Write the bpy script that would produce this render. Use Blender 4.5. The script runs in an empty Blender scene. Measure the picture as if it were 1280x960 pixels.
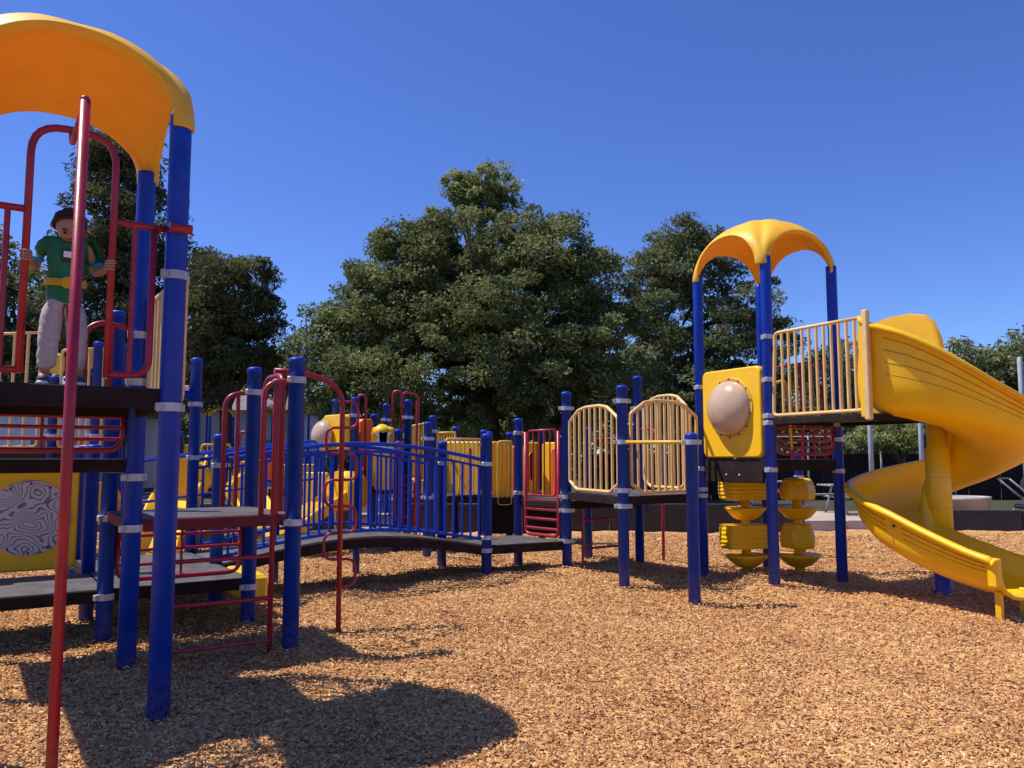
import bpy, math, random
import numpy as np
from mathutils import Vector, Matrix, Quaternion
random.seed(7); RNG = np.random.default_rng(7)
S = bpy.context.scene
COL = S.collection

# ------------------------------------------------------------------ camera
CAM_H = 1.5; PITCH = math.atan(0.092); FPX = 1000.0
cd = bpy.data.cameras.new('camera'); cam = bpy.data.objects.new('camera', cd); COL.objects.link(cam)
cd.sensor_width = 36; cd.lens = 36 * FPX / 1280; cd.clip_start = 0.05; cd.clip_end = 2000
cam.location = (0, 0, CAM_H)
cam.rotation_euler = (math.pi / 2 + PITCH, 0, 0)
S.camera = cam
S.render.resolution_x = 1024; S.render.resolution_y = 768

# ------------------------------------------------------------------ sky, sun, exposure
EL = math.radians(61); TRAVEL = Vector((0.992, -0.125, 0)).normalized()
w = bpy.data.worlds.new('World'); S.world = w; w.use_nodes = True
nt = w.node_tree; bg = nt.nodes['Background']
sky = nt.nodes.new('ShaderNodeTexSky'); sky.sky_type = 'NISHITA'; sky.sun_disc = False
sky.sun_elevation = EL; sky.sun_rotation = math.atan2(-TRAVEL.x, -TRAVEL.y)
sky.altitude = 300; sky.air_density = 0.9; sky.dust_density = 0.25; sky.ozone_density = 3.5
hsv = nt.nodes.new('ShaderNodeHueSaturation'); hsv.inputs['Hue'].default_value = 0.515
hsv.inputs['Saturation'].default_value = 1.12; hsv.inputs['Value'].default_value = 1.0
mul = nt.nodes.new('ShaderNodeMixRGB'); mul.blend_type = 'MULTIPLY'; mul.inputs[0].default_value = 1; mul.inputs[2].default_value = (0.775, 0.965, 1.26, 1)   # deep Californian blue
nt.links.new(sky.outputs[0], hsv.inputs['Color']); nt.links.new(hsv.outputs[0], mul.inputs[1]); nt.links.new(mul.outputs[0], bg.inputs[0])
bg.inputs[1].default_value = 0.115
sd = bpy.data.lights.new('sun', 'SUN'); sd.energy = 5.0; sd.angle = math.radians(0.55); sd.color = (1, 0.93, 0.82)
sun = bpy.data.objects.new('sun', sd); COL.objects.link(sun)
d = Vector((TRAVEL.x * math.cos(EL), TRAVEL.y * math.cos(EL), -math.sin(EL)))
sun.rotation_euler = d.to_track_quat('-Z', 'Y').to_euler(); sun.location = (-10, 3, 20)
S.view_settings.view_transform = 'Standard'; S.view_settings.look = 'None'
S.view_settings.exposure = 0.22; S.view_settings.gamma = 1.0

# ------------------------------------------------------------------ materials
MATS = {}
def nodes_of(m):
    m.use_nodes = True; n = m.node_tree; n.nodes.clear()
    out = n.nodes.new('ShaderNodeOutputMaterial'); p = n.nodes.new('ShaderNodeBsdfPrincipled')
    n.links.new(p.outputs[0], out.inputs[0]); return n, p, out
def ramp(n, stops):
    r = n.nodes.new('ShaderNodeValToRGB'); e = r.color_ramp.elements
    while len(e) < len(stops): e.new(0.5)
    for k, (pos, c) in enumerate(stops): e[k].position = pos; e[k].color = (*c, 1)
    return r
def noise(n, scale, detail=4, rough=0.6, coord='Object', stretch=None):
    tc = n.nodes.new('ShaderNodeTexCoord'); t = n.nodes.new('ShaderNodeTexNoise')
    t.inputs['Scale'].default_value = scale; t.inputs['Detail'].default_value = detail; t.inputs['Roughness'].default_value = rough
    src = tc.outputs[coord]
    if stretch:
        mp = n.nodes.new('ShaderNodeMapping'); mp.inputs['Scale'].default_value = stretch
        n.links.new(src, mp.inputs[0]); src = mp.outputs[0]
    n.links.new(src, t.inputs['Vector']); return t
def world_noise(n, scale, detail=4, rough=0.6):
    g = n.nodes.new('ShaderNodeNewGeometry'); t = n.nodes.new('ShaderNodeTexNoise')
    t.inputs['Scale'].default_value = scale; t.inputs['Detail'].default_value = detail; t.inputs['Roughness'].default_value = rough
    n.links.new(g.outputs['Position'], t.inputs['Vector']); return t
def bump(n, p, src, strength, dist):
    b = n.nodes.new('ShaderNodeBump'); b.inputs['Strength'].default_value = strength; b.inputs['Distance'].default_value = dist
    n.links.new(src, b.inputs['Height']); n.links.new(b.outputs[0], p.inputs['Normal']); return b
def paint(name, c, rough=0.4, var=0.18, scuff=None, spec=0.5, sub=0.0, scale=6, bmp=0.06, wear=None):
    wear = name in ('blue', 'red', 'yellow', 'roof_yellow', 'tan', 'rail_yellow', 'orange') if wear is None else wear
    """coated metal or moulded plastic: sun-faded patches, small scuffs, faint relief"""
    m = bpy.data.materials.new(name); n, p, out = nodes_of(m)
    t1 = world_noise(n, scale, 5); lo = tuple(x * (1 - var) for x in c); hi = tuple(min(1, x * (1 + var) + 0.012 * var) for x in c)
    r = ramp(n, [(0.3, lo), (0.72, hi)]); n.links.new(t1.outputs[0], r.inputs[0]); col = r.outputs[0]
    if scuff:
        t2 = world_noise(n, 38, 6, 0.75); r2 = ramp(n, [(0.63, (0, 0, 0)), (0.74, (1, 1, 1))]); n.links.new(t2.outputs[0], r2.inputs[0])
        mx = n.nodes.new('ShaderNodeMixRGB'); mx.inputs[2].default_value = (*scuff, 1); n.links.new(col, mx.inputs[1])
        ml = n.nodes.new('ShaderNodeMath'); ml.operation = 'MULTIPLY'; ml.inputs[1].default_value = 0.45
        n.links.new(r2.outputs[0], ml.inputs[0]); n.links.new(ml.outputs[0], mx.inputs[0]); col = mx.outputs[0]
    if wear:
        fd = .10 if 'yellow' in name else .13
        tf = world_noise(n, 1.7, 6, 0.7); rf = ramp(n, [(0.50, (0, 0, 0)), (0.75, (fd, fd, fd))]); n.links.new(tf.outputs[0], rf.inputs[0])
        mf = n.nodes.new('ShaderNodeMixRGB'); g_ = sum(c) / 3; mf.inputs[2].default_value = tuple(min(1, x * .75 + g_ * .35 + .03) for x in c) + (1,)
        n.links.new(col, mf.inputs[1]); n.links.new(rf.outputs[0], mf.inputs[0]); col = mf.outputs[0]
        ge = n.nodes.new('ShaderNodeNewGeometry'); sz = n.nodes.new('ShaderNodeSeparateXYZ'); n.links.new(ge.outputs['Position'], sz.inputs[0])
        mz = n.nodes.new('ShaderNodeMapRange'); mz.inputs[1].default_value = .02; mz.inputs[2].default_value = .34; mz.inputs[3].default_value = .45; mz.inputs[4].default_value = 0; n.links.new(sz.outputs['Z'], mz.inputs[0])
        td_ = world_noise(n, 26, 6, .75); rd_ = ramp(n, [(0.40, (0, 0, 0)), (0.62, (1, 1, 1))]); n.links.new(td_.outputs[0], rd_.inputs[0])
        mm_ = n.nodes.new('ShaderNodeMath'); mm_.operation = 'MULTIPLY'; n.links.new(mz.outputs[0], mm_.inputs[0]); n.links.new(rd_.outputs[0], mm_.inputs[1])
        md_ = n.nodes.new('ShaderNodeMixRGB'); md_.inputs[2].default_value = (.30, .19, .11, 1); n.links.new(col, md_.inputs[1]); n.links.new(mm_.outputs[0], md_.inputs[0]); col = md_.outputs[0]
    n.links.new(col, p.inputs['Base Color'])
    t3 = world_noise(n, 14, 3); mr = n.nodes.new('ShaderNodeMapRange'); mr.inputs[3].default_value = rough * 0.75; mr.inputs[4].default_value = min(1, rough * 1.3)
    n.links.new(t3.outputs[0], mr.inputs[0]); n.links.new(mr.outputs[0], p.inputs['Roughness'])
    p.inputs['Specular IOR Level'].default_value = spec
    t4 = world_noise(n, 90, 2); bump(n, p, t4.outputs[0], bmp, 0.01)
    if sub > 0:
        tr = n.nodes.new('ShaderNodeBsdfTranslucent'); tr.inputs[0].default_value = (c[0], c[1] * .55, c[2] * .3, 1); ms = n.nodes.new('ShaderNodeMixShader'); ms.inputs[0].default_value = sub
        n.links.new(p.outputs[0], ms.inputs[1]); n.links.new(tr.outputs[0], ms.inputs[2]); n.links.new(ms.outputs[0], out.inputs[0])
    MATS[name] = m; return m
paint('blue', (0.0025, 0.041, 0.41), 0.42, 0.16, scuff=(0.012, 0.09, 0.48), spec=.3)
paint('red', (0.32, 0.008, 0.028), 0.36, 0.25, scuff=(0.42, 0.10, 0.12))
paint('yellow', (0.98, 0.55, 0.002), 0.36, 0.05, scuff=(0.84, 0.50, 0.04), sub=0.05)
paint('roof_yellow', (0.98, 0.56, 0.025), 0.5, 0.07, scuff=(0.82, 0.56, 0.18), sub=0.20)
paint('tan', (0.76, 0.49, 0.19), 0.45, 0.14, scuff=(0.5, 0.36, 0.2))
paint('rail_yellow', (0.74, 0.44, 0.05), 0.42, 0.12, scuff=(0.5, 0.33, 0.1))
paint('orange', (0.80, 0.15, 0.008), 0.42, 0.1)
paint('groove_shade', (0.50, 0.24, 0.004), 0.6, 0.2)  # darker yellow that paints in the shade of moulded grooves
paint('galv', (0.48, 0.47, 0.50), 0.42, 0.25, bmp=0.12)
MATS['galv'].node_tree.nodes['Principled BSDF'].inputs['Metallic'].default_value = 0.35
paint('fascia', (0.022, 0.013, 0.013), 0.8, 0.3, scuff=(0.07, 0.05, 0.045), spec=.15)
paint('red_fascia', (0.15, 0.010, 0.018), 0.6, 0.25, scuff=(0.22, 0.09, 0.09), spec=.3)
paint('bubble', (0.56, 0.40, 0.27), 0.16, 0.12)
paint('black', (0.02, 0.018, 0.02), 0.6, 0.4)
paint('steel_pole', (0.34, 0.37, 0.42), 0.5, 0.15)
paint('concrete', (0.42, 0.37, 0.32), 0.85, 0.2, scale=3, bmp=0.3)
paint('wall_pale', (0.74, 0.66, 0.67), 0.85, 0.08, scale=1.5)
paint('roof_grey', (0.16, 0.14, 0.15), 0.85, 0.25, scale=2)
paint('glass', (0.03, 0.04, 0.05), 0.08, 0.2)
paint('white', (0.78, 0.76, 0.74), 0.5, 0.08)
paint('table_wood', (0.30, 0.25, 0.22), 0.8, 0.3, scale=4)
paint('skin', (0.42, 0.20, 0.125), 0.5, 0.08)
paint('hair', (0.040, 0.017, 0.010), 0.75, 0.5, scale=90, bmp=0.6, spec=.2)
paint('shirt_green', (0.012, 0.17, 0.065), 0.8, 0.18, scale=25, bmp=0.25)
paint('belt_yellow', (0.62, 0.36, 0.01), 0.7, 0.1)
paint('cuff_blue', (0.02, 0.28, 0.55), 0.8, 0.1)
paint('trousers_grey', (0.46, 0.41, 0.42), 0.85, 0.14, scale=30, bmp=0.3)
paint('cord_red', (0.3, 0.01, 0.01), 0.7, 0.1)
paint('shoe', (0.05, 0.05, 0.06), 0.6, 0.3)
paint('lip', (0.30, 0.08, 0.07), 0.5, 0.1)

def deck_mat():
    m = bpy.data.materials.new('deck'); n, p, out = nodes_of(m)
    tc = n.nodes.new('ShaderNodeNewGeometry'); vt = n.nodes.new('ShaderNodeTexVoronoi'); vt.inputs['Scale'].default_value = 28; vt.inputs['Randomness'].default_value = 0.0
    n.links.new(tc.outputs['Position'], vt.inputs['Vector'])
    hole = ramp(n, [(0.22, (0.02, 0.02, 0.02)), (0.30, (1, 1, 1))]); n.links.new(vt.outputs['Distance'], hole.inputs[0])
    t = world_noise(n, 5, 6); r = ramp(n, [(0.3, (0.055, 0.048, 0.048)), (0.7, (0.14, 0.125, 0.125))]); n.links.new(t.outputs[0], r.inputs[0])
    mx = n.nodes.new('ShaderNodeMixRGB'); mx.blend_type = 'MULTIPLY'; mx.inputs[0].default_value = 1; n.links.new(r.outputs[0], mx.inputs[1]); n.links.new(hole.outputs[0], mx.inputs[2])
    n.links.new(mx.outputs[0], p.inputs['Base Color']); p.inputs['Roughness'].default_value = 0.55
    bump(n, p, hole.outputs[0], 0.5, 0.004); MATS['deck'] = m
deck_mat()

def chip_mat(name, attr):
    m = bpy.data.materials.new(name); n, p, out = nodes_of(m)
    pal = [(0.0, (0.075, 0.032, 0.018)), (0.14, (0.21, 0.092, 0.046)), (0.34, (0.43, 0.205, 0.082)), (0.58, (0.60, 0.335, 0.132)), (0.80, (0.70, 0.435, 0.19)), (0.93, (0.74, 0.50, 0.25)), (1.0, (0.80, 0.60, 0.35))]
    r = ramp(n, pal)
    if attr:
        a = n.nodes.new('ShaderNodeAttribute'); a.attribute_name = 'tone'; src = a.outputs['Fac']
        big = world_noise(n, 0.75, 6, .7); ad = n.nodes.new('ShaderNodeMath'); ad.operation = 'MULTIPLY_ADD'; ad.inputs[1].default_value = 0.95
        n.links.new(big.outputs[0], ad.inputs[0]); sb = n.nodes.new('ShaderNodeMath'); sb.operation = 'SUBTRACT'; sb.inputs[1].default_value = 0.49
        n.links.new(src, ad.inputs[2]); n.links.new(ad.outputs[0], sb.inputs[0]); src = sb.outputs[0]
        g = world_noise(n, 160, 3)
        n.links.new(src, r.inputs[0]); n.links.new(r.outputs[0], p.inputs['Base Color']); bump(n, p, g.outputs[0], 0.3, 0.004)
    else:
        g = n.nodes.new('ShaderNodeNewGeometry')
        v = n.nodes.new('ShaderNodeTexVoronoi'); v.inputs['Scale'].default_value = 34
        wob = n.nodes.new('ShaderNodeTexNoise'); wob.inputs['Scale'].default_value = 18; n.links.new(g.outputs['Position'], wob.inputs['Vector'])
        mv = n.nodes.new('ShaderNodeMixRGB'); mv.inputs[0].default_value = 0.06; n.links.new(g.outputs['Position'], mv.inputs[1]); n.links.new(wob.outputs['Color'], mv.inputs[2])
        n.links.new(mv.outputs[0], v.inputs['Vector']); sp = n.nodes.new('ShaderNodeSeparateColor'); n.links.new(v.outputs['Color'], sp.inputs[0])
        big = world_noise(n, 0.8, 5); ad = n.nodes.new('ShaderNodeMath'); ad.operation = 'MULTIPLY_ADD'; ad.inputs[1].default_value = 0.55
        n.links.new(sp.outputs[0], ad.inputs[0]); h = n.nodes.new('ShaderNodeMath'); h.operation = 'MULTIPLY'; h.inputs[1].default_value = 0.40
        n.links.new(big.outputs[0], h.inputs[0]); n.links.new(h.outputs[0], ad.inputs[2])
        n.links.new(ad.outputs[0], r.inputs[0]); n.links.new(r.outputs[0], p.inputs['Base Color'])
        bump(n, p, sp.outputs[1], 0.9, 0.02)
    p.inputs['Roughness'].default_value = 0.85; p.inputs['Specular IOR Level'].default_value = 0.2; MATS[name] = m
chip_mat('chips', True); chip_mat('mulch', False)

def leaf_mat(name, dark, mid, light, trans=0.22):
    m = bpy.data.materials.new(name); n, p, out = nodes_of(m)
    a = n.nodes.new('ShaderNodeAttribute'); a.attribute_name = 'tone'
    r = ramp(n, [(0.0, dark), (0.55, mid), (1.0, light)]); n.links.new(a.outputs['Fac'], r.inputs[0])
    n.links.new(r.outputs[0], p.inputs['Base Color']); p.inputs['Roughness'].default_value = 0.55; p.inputs['Specular IOR Level'].default_value = 0.25
    tr = n.nodes.new('ShaderNodeBsdfTranslucent'); n.links.new(r.outputs[0], tr.inputs[0]); ms = n.nodes.new('ShaderNodeMixShader'); ms.inputs[0].default_value = trans
    n.links.new(p.outputs[0], ms.inputs[1]); n.links.new(tr.outputs[0], ms.inputs[2]); n.links.new(ms.outputs[0], out.inputs[0]); MATS[name] = m
leaf_mat('leaf_oak', (0.068, 0.084, 0.028), (0.165, 0.192, 0.062), (0.34, 0.355, 0.15), .36)
leaf_mat('leaf_bright', (0.14, 0.165, 0.05), (0.29, 0.32, 0.11), (0.46, 0.47, 0.21), .42)
leaf_mat('leaf_pine', (0.05, 0.052, 0.026), (0.125, 0.125, 0.05), (0.24, 0.235, 0.085), 0.25)
leaf_mat('leaf_ever', (0.07, 0.08, 0.034), (0.165, 0.185, 0.07), (0.31, 0.32, 0.14), .34)
leaf_mat('leaf_grey', (0.05, 0.055, 0.05), (0.10, 0.11, 0.10), (0.17, 0.18, 0.17))
paint('bark', (0.085, 0.055, 0.042), 0.9, 0.4, scale=8, bmp=0.6)
def ground_mat(name, stops, sc, bsc, bst):
    m = bpy.data.materials.new(name); n, p, out = nodes_of(m); t = world_noise(n, sc, 8, 0.65); r = ramp(n, stops); n.links.new(t.outputs[0], r.inputs[0])
    n.links.new(r.outputs[0], p.inputs['Base Color']); p.inputs['Roughness'].default_value = 0.95; t2 = world_noise(n, bsc, 5); bump(n, p, t2.outputs[0], bst, 0.04); MATS[name] = m
ground_mat('grass', [(0.3, (0.026, 0.028, 0.012)), (0.55, (0.055, 0.052, 0.022)), (0.8, (0.11, 0.09, 0.045))], 1.4, 40, 0.8)
ground_mat('path', [(0.3, (0.34, 0.27, 0.21)), (0.7, (0.50, 0.41, 0.33))], 0.9, 30, 0.2)
def topo_mat():
    m = bpy.data.materials.new('topo'); n, p, out = nodes_of(m); t = world_noise(n, 4.2, 1.5, 0.5)
    ml = n.nodes.new('ShaderNodeMath'); ml.operation = 'MULTIPLY'; ml.inputs[1].default_value = 95; n.links.new(t.outputs[0], ml.inputs[0])
    sn = n.nodes.new('ShaderNodeMath'); sn.operation = 'SINE'; n.links.new(ml.outputs[0], sn.inputs[0])
    r = ramp(n, [(0.08, (0.20, 0.15, 0.15)), (0.34, (0.58, 0.53, 0.50))]); ma = n.nodes.new('ShaderNodeMath'); ma.operation = 'MULTIPLY_ADD'; ma.inputs[1].default_value = .5; ma.inputs[2].default_value = .5; n.links.new(sn.outputs[0], ma.inputs[0]); n.links.new(ma.outputs[0], r.inputs[0])
    n.links.new(r.outputs[0], p.inputs['Base Color']); p.inputs['Roughness'].default_value = 0.5; MATS['topo'] = m
topo_mat()

# ------------------------------------------------------------------ mesh helpers
class Geo:
    def __init__(s): s.v = []; s.f = []; s.sm = []
    def add(s, v, f, smooth=False):
        k = len(s.v); s.v += [tuple(x) for x in v]; s.f += [tuple(i + k for i in q) for q in f]; s.sm += [smooth] * len(f) if not isinstance(smooth, list) else smooth; return s
    def tube(s, pts, r, seg=10, cap=True):
        pts = [Vector(p) for p in pts]; n = len(pts); rs = r if isinstance(r, (list, tuple)) else [r] * n
        tang = [(pts[min(i + 1, n - 1)] - pts[max(i - 1, 0)]).normalized() for i in range(n)]
        u = tang[0].orthogonal().normalized(); V = []; F = []
        for i in range(n):
            if i: u = (u - tang[i] * u.dot(tang[i])).normalized()
            b = tang[i].cross(u)
            for k in range(seg):
                a = 2 * math.pi * k / seg; V.append(pts[i] + (u * math.cos(a) + b * math.sin(a)) * rs[i])
        for i in range(n - 1):
            for k in range(seg):
                k2 = (k + 1) % seg; F.append((i * seg + k, i * seg + k2, (i + 1) * seg + k2, (i + 1) * seg + k))
        sm = [True] * len(F)
        if cap: F.append(tuple(range(seg))[::-1]); F.append(tuple(range((n - 1) * seg, n * seg))); sm += [False, False]
        return s.add(V, F, sm)
    def box(s, c, ax, ay, az, bev=0.0):
        c, ax, ay, az = Vector(c), Vector(ax), Vector(ay), Vector(az)
        if bev <= 0:
            V = [c + ax * i + ay * j + az * k for i in (-1, 1) for j in (-1, 1) for k in (-1, 1)]
            return s.add(V, [(0, 1, 3, 2), (4, 6, 7, 5), (0, 4, 5, 1), (2, 3, 7, 6), (0, 2, 6, 4), (1, 5, 7, 3)])
        la, lb, lz = ax.length, ay.length, az.length; bev = min(bev, la * .45, lb * .45, lz * .45); ea, eb, ez = ax / la, ay / lb, az / lz
        ring = lambda g, zz: [c + ea * x + eb * y + ez * zz for x, y in ((-la + g + bev, -lb + g), (la - g - bev, -lb + g), (la - g, -lb + g + bev), (la - g, lb - g - bev), (la - g - bev, lb - g), (-la + g + bev, lb - g), (-la + g, lb - g - bev), (-la + g, -lb + g + bev))]
        V = ring(bev, -lz) + ring(0, -lz + bev) + ring(0, lz - bev) + ring(bev, lz); F = [tuple(range(8))[::-1], tuple(range(24, 32))]
        for a in range(3):
            for k in range(8): F.append((a * 8 + k, a * 8 + (k + 1) % 8, a * 8 + 8 + (k + 1) % 8, a * 8 + 8 + k))
        return s.add(V, F)
    def lathe(s, prof, c, seg=20, smooth=True, M=None):
        c = Vector(c); V = []; F = []; n = len(prof)
        for r, z in prof:
            for k in range(seg):
                a = 2 * math.pi * k / seg; q = Vector((r * math.cos(a), r * math.sin(a), z)); V.append(c + (M @ q if M else q))
        for i in range(n - 1):
            for k in range(seg):
                k2 = (k + 1) % seg; F.append((i * seg + k, i * seg + k2, (i + 1) * seg + k2, (i + 1) * seg + k))
        sm = [smooth] * len(F); F.append(tuple(range(seg))[::-1]); F.append(tuple(range((n - 1) * seg, n * seg))); sm += [False] * 2
        return s.add(V, F, sm)
    def prism(s, poly, z0, z1):
        n = len(poly); V = [(x, y, z0) for x, y in poly] + [(x, y, z1) for x, y in poly]
        F = [tuple(range(n))[::-1], tuple(range(n, 2 * n))] + [(i, (i + 1) % n, n + (i + 1) % n, n + i) for i in range(n)]
        return s.add(V, F)
    def slab(s, loop, nrm, t):
        """closed 3D outline extruded by t along nrm"""
        n = len(loop); nrm = Vector(nrm); V = [Vector(p) for p in loop] + [Vector(p) + nrm * t for p in loop]
        F = [tuple(range(n))[::-1], tuple(range(n, 2 * n))] + [(i, (i + 1) % n, n + (i + 1) % n, n + i) for i in range(n)]
        return s.add(V, F)
    def mesh(s, name, o=(0, 0, 0)):
        m = bpy.data.meshes.new(name); o = Vector(o); m.from_pydata([tuple(Vector(p) - o) for p in s.v], [], s.f)
        m.polygons.foreach_set('use_smooth', s.sm); m.update(); return m
WO = {}
def put(name, mesh, mat, parent=None, origin=(0, 0, 0), label=None, cat=None, group=None, kind=None):
    o = bpy.data.objects.new(name, mesh); COL.objects.link(o); origin = Vector(origin)
    if mesh is not None and mat is not None and not mesh.materials: mesh.materials.append(MATS[mat])
    WO[o] = origin
    if parent is not None: o.parent = parent; o.location = origin - WO[parent]
    else: o.location = origin
    tag(o, label, cat, group, kind); return o
def tag(o, label=None, cat=None, group=None, kind=None):
    for k, v in (('label', label), ('category', cat), ('group', group), ('kind', kind)):
        if v: o[k] = v
def thing(name, loc, label, cat, group=None):
    return put(name, None, None, None, (loc[0], loc[1], 0 if len(loc) < 3 else loc[2]), label, cat, group)
def part(name, geo, mat, parent, origin=None, **kw):
    if origin is None:
        a = np.array([tuple(p) for p in geo.v]); origin = ((a[:, 0].min() + a[:, 0].max()) / 2, (a[:, 1].min() + a[:, 1].max()) / 2, a[:, 2].min())
    return put(name, geo.mesh(name, origin), mat, parent, origin, **kw)
UNIT = {}
def bar(name, p0, p1, r, mat, parent, **kw):
    """straight round bar; alike bars share one mesh"""
    if mat not in UNIT:
        m = Geo().tube([(0, 0, 0), (0, 0, 1)], 1.0, 10).mesh('bar_' + mat); m.materials.append(MATS[mat]); UNIT[mat] = m
    p0, p1 = Vector(p0), Vector(p1); o = put(name, UNIT[mat], None, parent, p0, **kw); v = p1 - p0
    o.rotation_mode = 'QUATERNION'; o.rotation_quaternion = v.to_track_quat('Z', 'Y'); o.scale = (r, r, v.length); return o
def fillet(pts, rad, n=6):
    pts = [Vector(p) for p in pts]; out = [pts[0]]
    for i in range(1, len(pts) - 1):
        a, b, c = pts[i - 1], pts[i], pts[i + 1]; r = min(rad, (a - b).length * .49, (c - b).length * .49)
        p, q = b + (a - b).normalized() * r, b + (c - b).normalized() * r
        for k in range(n + 1):
            t = k / n; out.append(p * (1 - t) ** 2 + b * 2 * t * (1 - t) + q * t * t)
    out.append(pts[-1]); return out
def pipe(name, pts, r, mat, parent, rad=0.12, seg=10, **kw):
    return part(name, Geo().tube(fillet(pts, rad), r, seg), mat, parent, **kw)
def lerp(a, b, t): return tuple(x + (y - x) * t for x, y in zip(a, b))
def X_at(px, Y, zz=0.0):   # planning aid: lateral metres of a picture column at depth Y
    return (px - 640) / FPX * Y * 1.0
def Z_at(py, Y): return CAM_H + Y * (572 - py) / FPX * 1.0

# ------------------------------------------------------------------ playground parts
POST_R = 0.0635
CLAMP = None
def clamp_mesh():
    global CLAMP
    if CLAMP is None:
        g = Geo().lathe([(POST_R + .001, -.026), (POST_R + .011, -.026), (POST_R + .011, .026), (POST_R + .001, .026)], (0, 0, 0), 18, False)
        for a in (0.6, 0.6 + math.pi):
            u = Vector((math.cos(a), math.sin(a), 0)); v = Vector((-u.y, u.x, 0)); g.box(u * (POST_R + .022), u * .02, v * .016, Vector((0, 0, .024)), .004)
            g.tube([u * (POST_R + .024) - v * .024, u * (POST_R + .024) + v * .024], .007, 6)
        CLAMP = g.mesh('clamp'); CLAMP.materials.append(MATS['galv'])
    return CLAMP
def post(root, x, y, ztop, clamps=(), cap=True, mat='blue', r=POST_R, ang=0):
    g = Geo(); prof = [(r, -.28), (r, ztop - .05)]
    if cap: prof += [(r + .004, ztop - .05), (r + .004, ztop - .012), (r - .006, ztop - .001), (r - .03, ztop + .006), (.001, ztop + .008)]
    else: prof += [(r, ztop)]
    g.lathe(prof, (x, y, 0), 22); o = part('post', g, mat, root, (x, y, 0))
    # hard edges where the cap meets the tube
    for p in o.data.polygons:
        if abs(p.normal.z) > .9: p.use_smooth = False
    for z in clamps:
        c = put('clamp', clamp_mesh(), None, o, (x, y, z)); c.rotation_euler.z = ang
        if r != POST_R: c.scale = (r / POST_R,) * 3
    return o
def deck(root, corners, z, fascia='fascia', drop=0.10, name='deck'):
    cx = sum(c[0] for c in corners) / len(corners); cy = sum(c[1] for c in corners) / len(corners); n = len(corners)
    inn = [(cx + (x - cx) * .985, cy + (y - cy) * .985) for x, y in corners]
    g = Geo(); g.prism(inn, z - .03, z); dk = part(name, g, 'deck', root, (cx, cy, z))
    for i in range(n):
        a, b = Vector((*corners[i], 0)), Vector((*corners[(i + 1) % n], 0)); dv = (b - a).normalized(); nv = Vector((dv.y, -dv.x, 0)); L = (b - a).length / 2 - POST_R * .7
        m = (a + b) / 2; g = Geo(); g.box((m.x, m.y, z - drop / 2 - .004), dv * L, nv * .018, Vector((0, 0, drop / 2)), .005); f = part('fascia', g, fascia, dk)
    # plank seams of the deck plates
    return dk
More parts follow.
